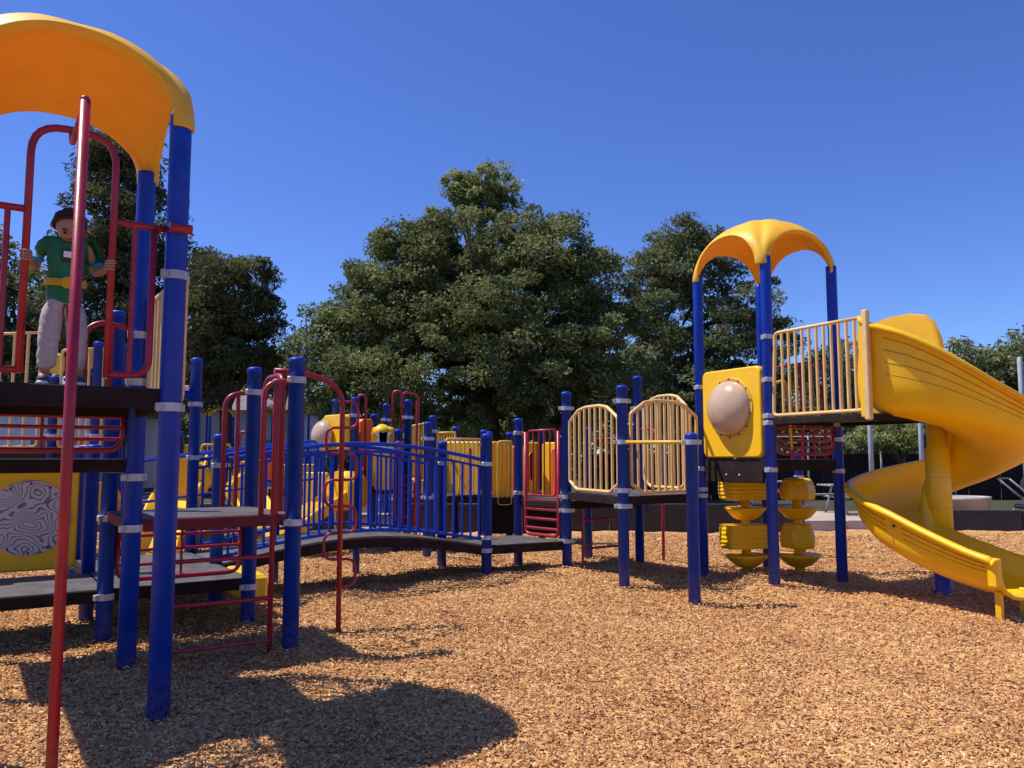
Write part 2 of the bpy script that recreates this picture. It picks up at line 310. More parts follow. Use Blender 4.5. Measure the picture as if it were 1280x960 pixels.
def arch_canopy(root, c, half, e1, e2, zb, H, Hc, mat='roof_yellow', u0=None, thick=0.05, name='canopy'):
    """moulded four-legged roof: four corner patches between leg, two arches and the crown"""
    u0 = u0 or (1 - 0.145 / half); N = 14; K = 16; V = {}; verts = []; faces = []
    def vid(p):
        k = (round(p[0], 4), round(p[1], 4), round(p[2], 4))
        if k not in V: V[k] = len(verts); verts.append(k)
        return V[k]
    sm = lambda t: t * t * (3 - 2 * t)
    for sx in (1, -1):
        for sy in (1, -1):
            pc, rho = 1 - .078 / half, .085 / half
            def A(s):     # leg foot: outer part of a ring round the post
                ph = math.radians(132 - 174 * s); return np.array((pc + rho * math.cos(ph), pc + rho * math.sin(ph), 0.))
            a0 = A(0)
            def arc(t):   # half arch
                ph = t * math.pi / 2; return (a0[0] * math.cos(ph) ** .95 if t < 1 else 0.0), a0[1] + (1.02 - a0[1]) * min(1, t * 3) , H * math.sin(ph) ** .95
            def B(t): x, y, z = arc(t); return np.array((x, y, z))
            def D(t): x, y, z = arc(t); return np.array((y, x, z))
            def Cc(s):    # from mid-edge through the crown to the other mid-edge
                q = abs(1 - 2 * s); z = H + (Hc - H) * (1 - q ** 2.0); q *= 1.02
                return np.array((0, q, z)) if s < .5 else np.array((q, 0, z))
            P00, P10, P01, P11 = A(0), A(1), Cc(0), Cc(1); grid = []
            for i in range(K + 1):
                t = i / K; tt = sm(t) * .6 + t * .4; row = []
                for j in range(N + 1):
                    s = j / N; ss = s
                    p = (1 - ss) * B(t) + ss * D(t) + (1 - tt) * A(s) + tt * Cc(s) - ((1 - ss) * (1 - tt) * P00 + ss * (1 - tt) * P10 + (1 - ss) * tt * P01 + ss * tt * P11)
                    # bulge the leg outwards so that it stands upright over the post
                    k = math.sin(math.pi * t) * 4 * s * (1 - s); p[2] += H * .12 * k; p[:2] *= 1 + .025 * math.sin(math.pi * min(1, t * 1.25)) * 4 * s * (1 - s)
                    p[2] -= .03 * (t == 0)
                    row.append(vid((c[0] + half * (sx * p[0] * e1[0] + sy * p[1] * e2[0]), c[1] + half * (sx * p[0] * e1[1] + sy * p[1] * e2[1]), zb + p[2])))
                grid.append(row)
            for i in range(K):
                for j in range(N):
                    q = [grid[i][j], grid[i][j + 1], grid[i + 1][j + 1], grid[i + 1][j]]
                    q = [a for k, a in enumerate(q) if a not in q[:k]]
                    if len(q) > 2: faces.append(tuple(q if sx * sy > 0 else q[::-1]))
    g = Geo(); g.add(verts, faces, True); org = (c[0], c[1], zb); m = g.mesh(name, org)
    import bmesh
    bm = bmesh.new(); bm.from_mesh(m); bmesh.ops.recalc_face_normals(bm, faces=bm.faces)
    up = sum(f.normal.z * f.calc_area() for f in bm.faces)
    if up < 0: bmesh.ops.reverse_faces(bm, faces=bm.faces)
    for _ in range(2): bmesh.ops.smooth_vert(bm, verts=[v for v in bm.verts if not v.is_boundary], factor=.5, use_axis_x=True, use_axis_y=True, use_axis_z=True)
    bm.to_mesh(m); bm.free()
    o = put(name, m, mat, root, org); md = o.modifiers.new('thick', 'SOLIDIFY'); md.thickness = thick; md.offset = -1; md.use_even_offset = False
    b = o.modifiers.new('edge', 'BEVEL'); b.width = .012; b.segments = 2; b.limit_method = 'ANGLE'; b.angle_limit = 1.0
    return o
def interp(prof, s):
    for (a, za), (b, zb) in zip(prof, prof[1:]):
        if a <= s <= b: return za + (zb - za) * (s - a) / max(b - a, 1e-6)
    return prof[-1][1]
def barrier(root, A, B, top, bot, n, mat, r=.014, rf=.02, name='barrier', s0=.0, s1=1.0, bars=True, fr=.06):
    """guard panel: tubular frame (outline in s,z) with upright bars between"""
    P = lambda s, z: Vector((A[0] + (B[0] - A[0]) * s, A[1] + (B[1] - A[1]) * s, z))
    loop = [P(s, z) for s, z in top] + [P(s, z) for s, z in reversed(bot)]
    loop = loop + [loop[0], loop[1]]; g = Geo(); path = fillet(loop, fr, 4)[1:]
    g.tube(path, rf, 10); o = part(name, g, mat, root)
    a, b = top[0][0], top[-1][0]
    if bars:
        for k in range(1, n + 1):
            s = a + (b - a) * k / (n + 1); bar('bar', P(s, interp(bot, s)), P(s, interp(top, s)), r, mat, o)
    return o
def riser(root, A, B, z0, z1, nh, nv, mat='red', name='riser_panel'):
    """low infill panel of level rails with rounded lower corners"""
    P = lambda s, z: Vector((A[0] + (B[0] - A[0]) * s, A[1] + (B[1] - A[1]) * s, z))
    g = Geo(); g.tube(fillet([P(.07, z1), P(.07, z0), P(.93, z0), P(.93, z1)], .12, 6), .02, 10); o = part(name, g, mat, root)
    for k in range(nh):
        z = z0 + (z1 - z0) * (k + 1) / (nh + 1); bar('bar', P(.07, z), P(.93, z), .014, mat, o)
    for k in range(nv):
        s = .07 + .86 * (k + 1) / (nv + 1); bar('bar', P(s, z0), P(s, z1), .012, mat, o)
    bar('bar', P(.07, z1), P(.93, z1), .018, mat, o)
    return o
def rounded_panel(A, B, z0, z1, t, rad=.09, hole=None, n=6):
    """upright moulded panel with rounded corners as one geo, optional round opening (centre s, z, radius)"""
    A3, B3 = Vector((*A, 0)), Vector((*B, 0)); dv = B3 - A3; L = dv.length; dv = dv.normalized(); nv = Vector((dv.y, -dv.x, 0)); H = z1 - z0
    pts = []
    for cx, cz, a0 in ((L - rad, rad, -90), (L - rad, H - rad, 0), (rad, H - rad, 90), (rad, rad, 180)):
        for k in range(n + 1):
            a = math.radians(a0 + 90 * k / n); pts.append((cx + rad * math.cos(a), cz + rad * math.sin(a)))
    W = lambda x, z, d: A3 + dv * x + Vector((0, 0, z0 + z)) + nv * d
    g = Geo(); bv = .018; N = len(pts); cx, cz = L / 2, H / 2
    def inset(p): return (cx + (p[0] - cx) * (1 - bv / (L / 2)), cz + (p[1] - cz) * (1 - bv / (H / 2)))
    rings = [[W(*inset(p), -t / 2) for p in pts], [W(*p, -t / 2 + bv) for p in pts], [W(*p, t / 2 - bv) for p in pts], [W(*inset(p), t / 2) for p in pts]]
    V = [q for r in rings for q in r]; F = []; sm = []
    for a in range(3):
        for k in range(N): F.append((a * N + k, a * N + (k + 1) % N, (a + 1) * N + (k + 1) % N, (a + 1) * N + k)); sm.append(True)
    if hole is None:
        F += [tuple(range(N))[::-1], tuple(range(3 * N, 4 * N))]; sm += [False, False]; g.add(V, F, sm)
    else:
        hx, hz, hr = hole; base = len(V); ang = [math.atan2(p[1] - hz, p[0] - hx) for p in pts]
        for d_ in (-t / 2, t / 2):
            for a in ang: V.append(W(hx + hr * math.cos(a), hz + hr * math.sin(a), d_))
        for k in range(N):
            k2 = (k + 1) % N; F.append((k2, k, base + k, base + k2)); F.append((3 * N + k, 3 * N + k2, base + N + k2, base + N + k)); F.append((base + k, base + N + k, base + N + k2, base + k2)); sm += [False, False, True]
        g.add(V, F, sm)
    return g, dv, nv

# ------------------------------------------------------------------ ground
HEAPS = [(-2.05, 4.79, .03), (-2.70, 5.76, .03), (-3.36, 6.73, .03), (-1.73, 6.41, .035), (-2.39, 7.38, .03), (-.32, 10.21, .05), (.73, 10.76, .05), (1.29, 9.36, .04), (1.87, 8.36, .035), (2.98, 9.25, .04), (3.96, 9.76, .04), (2.42, 10.27, .04), (1.80, 11.43, .04),
         (-1.54, 7.26, -.04), (5.0, 7.0, -.07), (-2.16, 3.91, -.05), (4.68, 8.84, .04), (3.4, 10.5, .05), (-.9, 9.4, .07), (.2, 9.9, .06), (1.9, 9.9, .06), (3.1, 10.1, .06), (-1.8, 8.6, .05)]
def mh(x, y):
    """height of the mulch bed"""
    z = (0.024 * np.sin(1.7 * x + .6 * y + .5) * np.cos(1.3 * y - .7 * x) + 0.016 * np.sin(3.9 * x - 2.1 * y) * np.sin(2.7 * y + 1.1 * x + 1)
         + 0.011 * np.sin(7.1 * x + 3.3 * y) * np.sin(6.3 * y - 2.9 * x) + 0.006 * np.sin(14 * x - 9 * y + 1) * np.sin(13 * y + 8 * x))
    for hx, hy, hz in HEAPS: z = z + hz * np.exp(-((x - hx) ** 2 + (y - hy) ** 2) / (.05 if abs(hz) < .045 else .16))
    return z
def grid_mesh(name, x0, x1, y0, y1, nx, ny, zf):
    X, Y = np.meshgrid(np.linspace(x0, x1, nx), np.linspace(y0, y1, ny)); Zz = zf(X, Y); v = np.stack([X, Y, Zz], -1).reshape(-1, 3)
    i = np.arange(nx * ny).reshape(ny, nx); f = np.stack([i[:-1, :-1], i[:-1, 1:], i[1:, 1:], i[1:, :-1]], -1).reshape(-1, 4)
    return np_mesh(name, v, f, True)
def np_mesh(name, v, f, smooth=False, tone=None):
    m = bpy.data.meshes.new(name); k = f.shape[1]; m.vertices.add(len(v)); m.vertices.foreach_set('co', np.ascontiguousarray(v, np.float32).ravel())
    m.loops.add(f.size); m.loops.foreach_set('vertex_index', np.ascontiguousarray(f, np.int32).ravel()); m.polygons.add(len(f))
    m.polygons.foreach_set('loop_start', np.arange(0, f.size, k, dtype=np.int32)); m.polygons.foreach_set('loop_total', np.full(len(f), k, np.int32))
    m.polygons.foreach_set('use_smooth', np.full(len(f), smooth, bool))
    if tone is not None:
        a = m.attributes.new('tone', 'FLOAT', 'POINT'); a.data.foreach_set('value', np.ascontiguousarray(tone, np.float32))
    m.update(calc_edges=True); m.validate(); return m
g = Geo(); g.add([(-900, -60, -.12), (900, -60, -.12), (900, 1500, -.12), (-900, 1500, -.12)], [(0, 1, 2, 3)]); put('ground', g.mesh('ground'), 'grass', kind='structure')
g = Geo(); g.add([(7.2, 19.5, -.05), (45, 19.5, -.05), (45, 23.5, -.05), (7.2, 23.5, -.05)], [(0, 1, 2, 3)]); put('path', g.mesh('path'), 'path', kind='structure')
put('mulch_bed', grid_mesh('mulch_bed', -14, 14, -1.5, 18.2, 281, 198, lambda x, y: mh(x, y) - .012), 'mulch', kind='structure')

def scatter_chips(n):
    # denser near the photographer's end, thinning with distance
    Y = 1.6 + 14.2 * RNG.random(n) ** 1.22; hw = .74 * Y + .8; X = (RNG.random(n) * 2 - 1) * hw
    k = 1 + .055 * np.clip(Y - 5, 0, 20)
    L = (.010 + .026 * RNG.random(n) ** 1.9) * k / 2 * 1.1; Wd = (.003 + .0055 * RNG.random(n)) * k; T = (.003 + .007 * RNG.random(n)) * k
    yaw = RNG.random(n) * 2 * np.pi; pit = RNG.normal(0, .28, n); rol = RNG.normal(0, .35, n)
    z = mh(X, Y) + RNG.random(n) * .012 - .002
    # wedge splinter: 4 base corners, ridge of 2
    lx = np.array([-1, 1, 1, -1, -.85, .8]); ly = np.array([-1, -.75, .8, 1, .15, -.1]); lz = np.array([0, 0, 0, 0, 1, .8])
    P = np.stack([L[:, None] * lx, Wd[:, None] * ly, T[:, None] * lz], -1)
    cr, sr = np.cos(rol)[:, None], np.sin(rol)[:, None]; y1 = P[..., 1] * cr - P[..., 2] * sr; z1 = P[..., 1] * sr + P[..., 2] * cr
    cp, sp = np.cos(pit)[:, None], np.sin(pit)[:, None]; x2 = P[..., 0] * cp - z1 * sp; z2 = P[..., 0] * sp + z1 * cp
    cy, sy = np.cos(yaw)[:, None], np.sin(yaw)[:, None]
    V = np.stack([x2 * cy - y1 * sy + X[:, None], x2 * sy + y1 * cy + Y[:, None], z2 + z[:, None]], -1).reshape(-1, 3)
    F = np.array([[0, 1, 5], [0, 5, 4], [3, 4, 5], [3, 5, 2], [0, 4, 3], [1, 2, 5]])
    F = (np.arange(n)[:, None, None] * 6 + F[None]).reshape(-1, 3)
    tone = np.clip(RNG.normal(.54, .19, n), 0, 1)
    return np_mesh('wood_chips', V, F, False, np.repeat(tone, 6))
put('wood_chips', scatter_chips(290000), 'chips', label='loose tan wood chips covering the playground floor', cat='wood chips', kind='stuff')

# ------------------------------------------------------------------ left play tower
E1, E2, SP = (0.829, 0.559), (-0.559, 0.829), 1.17; O = (-2.05, 4.79)
def LT(i, j): return (O[0] + SP * (i * E1[0] + j * E2[0]), O[1] + SP * (i * E1[1] + j * E2[1]))
def v3(p, z): return Vector((p[0], p[1], z))
ZA, ZB, ZD, ZL = 1.91, 1.49, 1.06, 0.42
T = thing('play_tower', LT(-.5, .5), 'tall blue-post play tower with orange arched canopy, red rails and stepped dark decks, child aboard', 'play tower')
aL = math.atan2(E1[1], E1[0])
for (i, j, zt, cl, cap) in ((0, 0, 3.60, (1.80, 2.60), False), (-1, 0, 3.60, (1.80, 2.60), False), (0, 1, 3.60, (1.0, 1.36, 2.04, 2.38), False), (-1, 1, 3.60, (1.36, 1.8), False),
                          (1, 1, 2.30, (.99, 2.12), True), (1, 2, 2.33, (.34, .98, 2.10), True), (0, 2, 2.74, (.36, 1.0, 1.4), True), (-1, 2, 2.74, (.36, 1.4), True),
                          (0, 3, 1.62, (.36, 1.42), True), (1, 3, 1.74, (.36, 1.42), True), (-1, 3, 1.62, (.36,), True), (1, 4, 2.66, (.36, 1.5, 2.12), True), (0, 4, 1.62, (.36,), True)):
    post(T, *LT(i, j), zt, cl, cap, ang=aL)
deck(T, [LT(-1, 0), LT(0, 0), LT(0, 1), LT(-1, 1)], ZA, drop=.12)
deck(T, [LT(-1, 1), LT(0, 1), LT(0, 2), LT(-1, 2)], ZB, drop=.09)
deck(T, [LT(0, 1), LT(1, 1), LT(1, 2), LT(0, 2)], ZD, 'red_fascia', drop=.085)
deck(T, [LT(-1, 2), LT(0, 2), LT(0, 3), LT(-1, 3)], ZL); deck(T, [LT(0, 2), LT(1, 2), LT(1, 3), LT(0, 3)], ZL); deck(T, [LT(0, 3), LT(1, 3), LT(1, 4), LT(0, 4)], ZL)
arch_canopy(T, LT(-.5, .5), SP / 2 + .075, E1, E2, 3.55, .42, .64, thick=.06)
# red front guard with arch on row 0
def on(i0, j0, i1, j1):
    A, B = LT(i0, j0), LT(i1, j1); return lambda t, z, off=0: Vector((A[0] + (B[0] - A[0]) * t - off * 0, A[1] + (B[1] - A[1]) * t, z)) + Vector((-E2[0], -E2[1], 0)) * off
F0 = on(0, 0, -1, 0)
tl, tr = .30, .67                       # arch legs along the front edge
pipe('entry_arch', [F0(tl, ZA + .05), F0(tl, 3.38), F0(tr, 3.38), F0(tr, ZA + .05)], .021, 'red', T, rad=.17)
gr = Geo(); gr.tube(fillet([F0(.035, 2.88), F0(tl, 2.88)], .05), .020); gr.tube([F0(-.06, 2.88, .075), F0(.05, 2.88, .075)], .030, 12); gr.tube(fillet([F0(.11, 2.88), F0(.11, ZA + .07), F0(tl, ZA + .07)], .16), .020); gp = part('guard_rail', gr, 'red', T)
bar('bar', F0(.20, ZA + .07), F0(.20, 2.88), .016, 'red', gp)
gr = Geo(); gr.tube([F0(tr, 2.88), F0(1.0, 2.88)], .020); gr.tube(fillet([F0(.93, 2.88), F0(.93, ZA + .07), F0(tr, ZA + .07)], .16), .020); gp = part('guard_rail', gr, 'red', T)
for t in (.75, .84): bar('bar', F0(t, ZA + .07), F0(t, 2.88), .016, 'red', gp)
# sliding pole held off the arch
pm = F0(.50, 0); pz = Vector((-2.165, 3.91, 0))
g = Geo(); g.tube([(pz.x, pz.y, -.2), (pz.x, pz.y, 3.30)], .0265, 14); g.lathe([(.0265, 3.30), (.022, 3.318), (.012, 3.327), (.001, 3.33)], (pz.x, pz.y, 0), 14)
sp = part('sliding_pole', g, 'red', T); pipe('pole_bracket', [(pz.x, pz.y, 3.27), F0(.50, 3.30), F0(.50, 3.38)], .018, 'red', sp, rad=.08)
# inner red guard on the far side of the top deck and edge-on yellow slat guard
I1 = on(0, 1, -1, 1)
pipe('guard_rail', [I1(.04, 2.42), I1(.22, 2.46), I1(.30, 2.40), I1(.30, ZA + .05)], .02, 'red', T, rad=.1); pipe('guard_rail', [I1(.16, 2.45), I1(.16, ZA + .06)], .02, 'red', T)
ya = LT(.055, -.02); yb = LT(.055, .98)
barrier(T, ya, yb, [(.06, 2.62), (.94, 2.62)], [(.06, ZA - .06), (.94, ZA - .06)], 7, 'tan', r=.014, rf=.024)
# risers between levels
I2 = LT(0, 1); riser(T, LT(-1, 1.01), LT(0, 1.01), ZB + .06, ZA - .12, 2, 1); riser(T, LT(0, 2.0), LT(1, 2.0), ZL + .06, ZD - .1, 3, 1)
# transfer side: hand loops and rung ladder below the red deck
def hand_loop(A, B, t, z0, z1, name='hand_loop'):
    P = lambda s, z: Vector((A[0] + (B[0] - A[0]) * s, A[1] + (B[1] - A[1]) * s, z))
    o = pipe(name, [P(.0, z1), P(t, z1 - .03), P(t, z0)], .021, 'red', T, rad=.2); bar('bar', P(t * .55, z0), P(t * .55, z1 - .03), .019, 'red', o); return o
hand_loop(LT(1, 1), LT(0, 1), .22, ZD, 2.12); hand_loop(LT(1, 2), LT(0, 2), .22, ZD, 2.10); hand_loop(LT(0, 2), LT(1, 2), .2, ZD, 2.1)
FR = on(1, 1, 0, 1); lad = pipe('rung_ladder', [FR(.14, -.1), FR(.14, 2.05), FR(.05, 2.10)], .02, 'red', T, rad=.1); pipe('rail', [FR(.86, -.1), FR(.86, 1.0)], .02, 'red', lad)
for z in (.10, .42, .74): bar('rung', FR(.14, z), FR(.86, z), .017, 'red', lad)
# curled climbing pole off the right-hand side of the red deck
cm = LT(1, 1.5); cp = (-1.54, 7.26)
g = Geo(); g.tube(fillet([(cm[0], cm[1], 2.25), lerp((*cm, 2.25), (*cp, 2.25), .5), (cp[0], cp[1], 2.12), (cp[0], cp[1], -.15)], .28, 8), .024, 12); cl = part('climbing_pole', g, 'red', T)
LD = Vector((E1[0] * .9 + .1, E1[1] * .5, 0)).normalized()
for k in range(7):
    z0 = .36 + .235 * k; sgn = 1 if k % 2 == 0 else -1; base = Vector((cp[0], cp[1], 0)); u = LD * sgn * .14
    pipe('foothold_loop', [base + Vector((0, 0, z0)) - u * .25, base + u + Vector((0, 0, z0)), base + u + Vector((0, 0, z0 + .235)), base + Vector((0, 0, z0 + .235)) - u * .25], .013, 'red', cl, rad=.09, seg=8)
Q = on(1, 1, 1, 2)
pipe('guard_rail', [v3(LT(1, 1.28), ZD), v3(LT(1, 1.28), 2.2), v3(LT(1, 1.72), 2.2), v3(LT(1, 1.72), ZD)], .021, 'red', T, rad=.16)
# contour panel under the middle deck
pa, pb = LT(-1, 3), LT(-.05, 3); g, dv, nv = rounded_panel(lerp(pa, pb, .09), lerp(pa, pb, .955), .47, 1.42, .06, .06)
pn = part('activity_panel', g, 'yellow', T); c = Vector((*lerp(pa, pb, .60), .95)); Mx = Matrix((dv, Vector((0, 0, 1)), nv)).transposed()
dsc = part('contour_disc', Geo().lathe([(.34, .0), (.34, .012), (.33, .016), (.001, .016)], c + nv * .032, 40, False, Mx), 'topo', pn)
for k in range(12):
    a = 2 * math.pi * k / 12; q = c + nv * .044 + dv * .315 * math.cos(a) + Vector((0, 0, .315 * math.sin(a))); part('bolt', Geo().lathe([(.012, 0), (.009, .008), (.001, .010)], q, 8, True, Mx), 'black', dsc)
# far-side overhead arm
a0, a1 = LT(1, 4), LT(.1, 3.9); part('overhead_arm', Geo().tube([v3(a0, 2.22), v3(a1, 2.22)], .05, 14), 'blue', T)
g = Geo(); mm = lerp(a0, a1, .18); g.box((mm[0], mm[1], 2.30), Vector((*E1, 0)) * .1, Vector((*E2, 0)) * .05, Vector((0, 0, .03)), .008); part('bracket', g, 'white', T)
# small yellow slide lip behind the red step deck
g = Geo(); q = LT(1.0, 2.5); g.box((q[0] + .12, q[1] + .05, .28), Vector((*E1, 0)) * .10, Vector((*E2, 0)) * .42, Vector((0, 0, .13)), .03); part('step_end', g, 'yellow', T)

# ------------------------------------------------------------------ arched bridge
W1, W2 = (-.32, 10.21), (-.96, 11.10); B1, B2 = LT(1, 3), LT(1, 4)
BR = thing('arched_bridge', lerp(lerp(B1, W1, .5), lerp(B2, W2, .5), .5), 'blue arched footbridge with close upright pickets linking two play decks', 'bridge')
zb = lambda t: ZL - .02 + .20 * math.sin(math.pi * t) ** 1.0
g = Geo(); n = 24; V = []; F = []
for k in range(n + 1):
    t = k / n; a, b = lerp(B1, W1, t), lerp(B2, W2, t)
    for dz in (0, -.022): V += [(a[0], a[1], zb(t) + dz), (b[0], b[1], zb(t) + dz)]
for k in range(n):
    o = k * 4; F += [(o, o + 4, o + 5, o + 1), (o + 2, o + 3, o + 7, o + 6), (o, o + 2, o + 6, o + 4), (o + 1, o + 5, o + 7, o + 3)]
g.add(V, F); dk = part('walkway', g, 'deck', BR)
for (a, b, o_) in ((B1, W1, .02), (B2, W2, -.02)):
    V = []; F = []
    for k in range(n + 1):
        t = k / n; p = lerp(a, b, t)
        for dx, dz in ((0, -.024), (o_, -.024), (o_, -.13), (0, -.13)): V.append((p[0] + E2[0] * dx, p[1] + E2[1] * dx, zb(t) + dz))
    for k in range(n):
        o = k * 4; F += [(o + j, o + (j + 1) % 4, o + 4 + (j + 1) % 4, o + 4 + j) for j in range(4)]
    g = Geo(); g.add(V, F); part('side_beam', g, 'fascia', BR)
for (a, b) in ((B1, W1), (B2, W2)):
    P = lambda t, z: Vector((a[0] + (b[0] - a[0]) * t, a[1] + (b[1] - a[1]) * t, zb(t) + z))
    hr = part('handrail', Geo().tube([P(k / 24, 1.06) for k in range(25)], .024, 10), 'blue', BR)
    part('mid_rail', Geo().tube([P(.015 + .97 * k / 24, .97) for k in range(25)], .016, 8), 'blue', hr); part('foot_rail', Geo().tube([P(.015 + .97 * k / 24, .07) for k in range(25)], .02, 8), 'blue', hr)
    for k in range(26):
        t = .035 + .93 * k / 25; bar('picket', P(t, .07), P(t, .97), .0155, 'blue', hr)
    for t in ((.30, .62) if a is B2 else ()):
        p = P(t, 0); post(BR, p.x, p.y, p.z + 1.0, (), True, r=.045)

# ------------------------------------------------------------------ low landing with red step ladder
S1, S0, S2, S3, S5 = (.73, 10.76), (.09, 11.55), (1.29, 9.36), (1.80, 11.43), (1.14, 12.14)
LN = thing('play_platform', lerp(W1, S0, .5), 'low dark landing between blue posts at the end of the arched bridge', 'play platform')
for p, zt, cl in ((W1, 1.80, (.34, 1.42, .5)), (W2, 1.72, (.34, 1.42)), (S0, 2.06, (.36, 1.0, 1.85))): post(LN, *p, zt, cl, ang=.5)
deck(LN, [W1, S1, S0, W2], .40, drop=.11)
lr = lambda t, z: Vector((S0[0] + (S1[0] - S0[0]) * t, S0[1] + (S1[1] - S0[1]) * t, z))
ld = pipe('step_ladder', [lr(.16, 1.86), lr(.16, .44), lr(.84, .44), lr(.84, 1.86)], .024, 'red', LN, rad=.1); pipe('rail', [lr(.08, 1.86), lr(.16, 1.84), lr(.16, .9)], .02, 'red', ld)
for z in (.53, .66, .79, .90): bar('rung', lr(.16, z), lr(.84, z), .019, 'red', ld)
gd = barrier(LN, lerp(S0, S1, .02), lerp(S0, S1, .98), [(.2, 1.88), (.8, 1.88)], [(.2, .98), (.8, .98)], 4, 'red', r=.011, rf=.014)

# ------------------------------------------------------------------ middle platform with cream guards
N_, R_, L_, B_ = (2.98, 9.25), (3.96, 9.76), (2.42, 10.27), (3.40, 10.80); S4 = (1.87, 8.36)
MP = thing('play_platform', lerp(S1, L_, .5), 'raised dark play deck fenced by cream arched bar panels between blue posts', 'play platform')
ZM = 1.05
for p, zt, cl in ((S1, 2.38, (.40, .80, .98, 2.16)), (S2, 2.34, (.94, 1.12, 1.68, 2.16)), (S3, 2.66, (.95, 2.2)), (S5, 1.95, (.9,)), (S4, 1.75, (1.66,))): post(MP, *p, zt, cl, ang=-.5)
deck(MP, [S1, S2, L_, S3], ZM, drop=.10); deck(MP, [S0, S1, S3, S5], .92, drop=.10)
def arch_guard(A, B, z0, z1, n, mat='tan', a=.10, b=.90, root=None):
    return barrier(root or MP, A, B, [(a, z1 - .17), (a + .2 * (b - a), z1 - .03), (a + .36 * (b - a), z1), (a + .64 * (b - a), z1), (a + .8 * (b - a), z1 - .03), (b, z1 - .17)], [(a, z0 + .10), (a + .16 * (b - a), z0), (b - .16 * (b - a), z0), (b, z0 + .10)], n, mat, r=.0175, rf=.022, fr=.025)
arch_guard(S1, S2, 1.09, 2.14, 8, a=.07, b=.93); arch_guard(S2, L_, 1.09, 2.19, 9, a=.10, b=.94); arch_guard(L_, S3, 1.10, 2.34, 9, a=.2)
part('chinning_bar', Geo().tube([v3(S2, 1.68), v3(S4, 1.66)], .02, 12), 'rail_yellow', MP)
bar('leg', (1.50, 11.3, -.2), (1.50, 11.3, .9), .024, 'red', MP); bar('leg', (2.22, 11.9, -.2), (2.22, 11.9, .95), .024, 'red', MP); bar('leg', (.95, 10.9, -.1), (.95, 10.9, .85), .018, 'red', MP)
bar('rung', (.95, 10.9, .28), (1.50, 11.3, .28), .016, 'red', MP); bar('rung', (.95, 10.9, .66), (1.50, 11.3, .66), .016, 'red', MP)
pipe('guard_rail', [v3(S5, 1.78), v3(S3, 1.78)], .016, 'red', MP); pipe('guard_rail', [v3(S3, 1.9), v3(lerp(S3, L_, .3), 1.9), v3(lerp(S3, L_, .3), 1.1)], .018, 'red', MP)

# ------------------------------------------------------------------ right play tower
TR = thing('play_tower', lerp(N_, B_, .5), 'blue-post play tower with bright yellow arched canopy and yellow bubble panel beside the slide', 'play tower')
U = Vector((R_[0] - N_[0], R_[1] - N_[1], 0)).normalized(); Vv = Vector((-U.y, U.x, 0))
for p, cl in ((N_, (1.36, 1.90, 1.98, 2.40, 2.90)), (R_, (1.34, 1.72, 1.9)), (L_, (1.02, 1.1, 1.36, 2.4)), (B_, (1.36, 1.6, 1.8, 2.0, 2.2))): post(TR, *p, 3.86, cl, False, ang=.4)
ctr = ((N_[0] + R_[0] + L_[0] + B_[0]) / 4, (N_[1] + R_[1] + L_[1] + B_[1]) / 4); hf = ((Vector((*N_, 0)) - Vector((*B_, 0))).length / math.sqrt(2)) / 2 + .07
arch_canopy(TR, ctr, hf, U, Vv, 3.80, .43, .70, thick=.05)
ZT = 1.48; ZX = 1.95
deck(TR, [N_, R_, B_, L_], ZT, drop=.13)
XN = (3.60, 8.06); XR = (XN[0] + U.x * 1.08, XN[1] + U.y * 1.08)
deck(TR, [XN, XR, R_, N_], ZX, drop=.07)
barrier(TR, lerp(N_, XN, .02), XN, [(.07, 2.93), (.97, 2.93)], [(.03, ZX + .03), (.97, ZX + .03)], 11, 'tan', r=.0165, rf=.021)
g = Geo(); g.box((XN[0], XN[1], ZX + .49), U * .03, Vv * .035, Vector((0, 0, .56)), .01); part('entry_post', g, 'tan', TR)
riser(TR, N_, R_, ZT + .06, ZX - .1, 3, 0)
barrier(TR, lerp(R_, XR, .02), XR, [(.05, 2.85), (.97, 2.85)], [(.05, ZX + .03), (.97, ZX + .03)], 9, 'tan', r=.015, rf=.02)
# red arch and yellow loop behind the guard
pipe('guard_rail', [v3(lerp(N_, B_, .1), ZX), v3(lerp(N_, B_, .1), 2.9)], .02, 'red', TR); pipe('hand_loop', [v3(lerp(N_, L_, .05), 2.32), v3(lerp(N_, R_, .25), 2.42), v3(lerp(N_, R_, .3), 1.6)], .018, 'rail_yellow', TR, rad=.1)
for t in (.12, .2, .28): bar('bar', v3(lerp(L_, B_, t + .5), ZT + .1), v3(lerp(L_, B_, t + .5), 2.42), .016, 'red', TR)
pipe('guard_rail', [v3(lerp(R_, B_, .15), ZT), v3(lerp(R_, B_, .15), 2.7), v3(lerp(R_, B_, .85), 2.7), v3(lerp(R_, B_, .85), ZT)], .02, 'red', TR, rad=.15)
for t in (.3, .45, .6): bar('bar', v3(lerp(R_, B_, t), ZT), v3(lerp(R_, B_, t), 2.7), .015, 'red', TR)
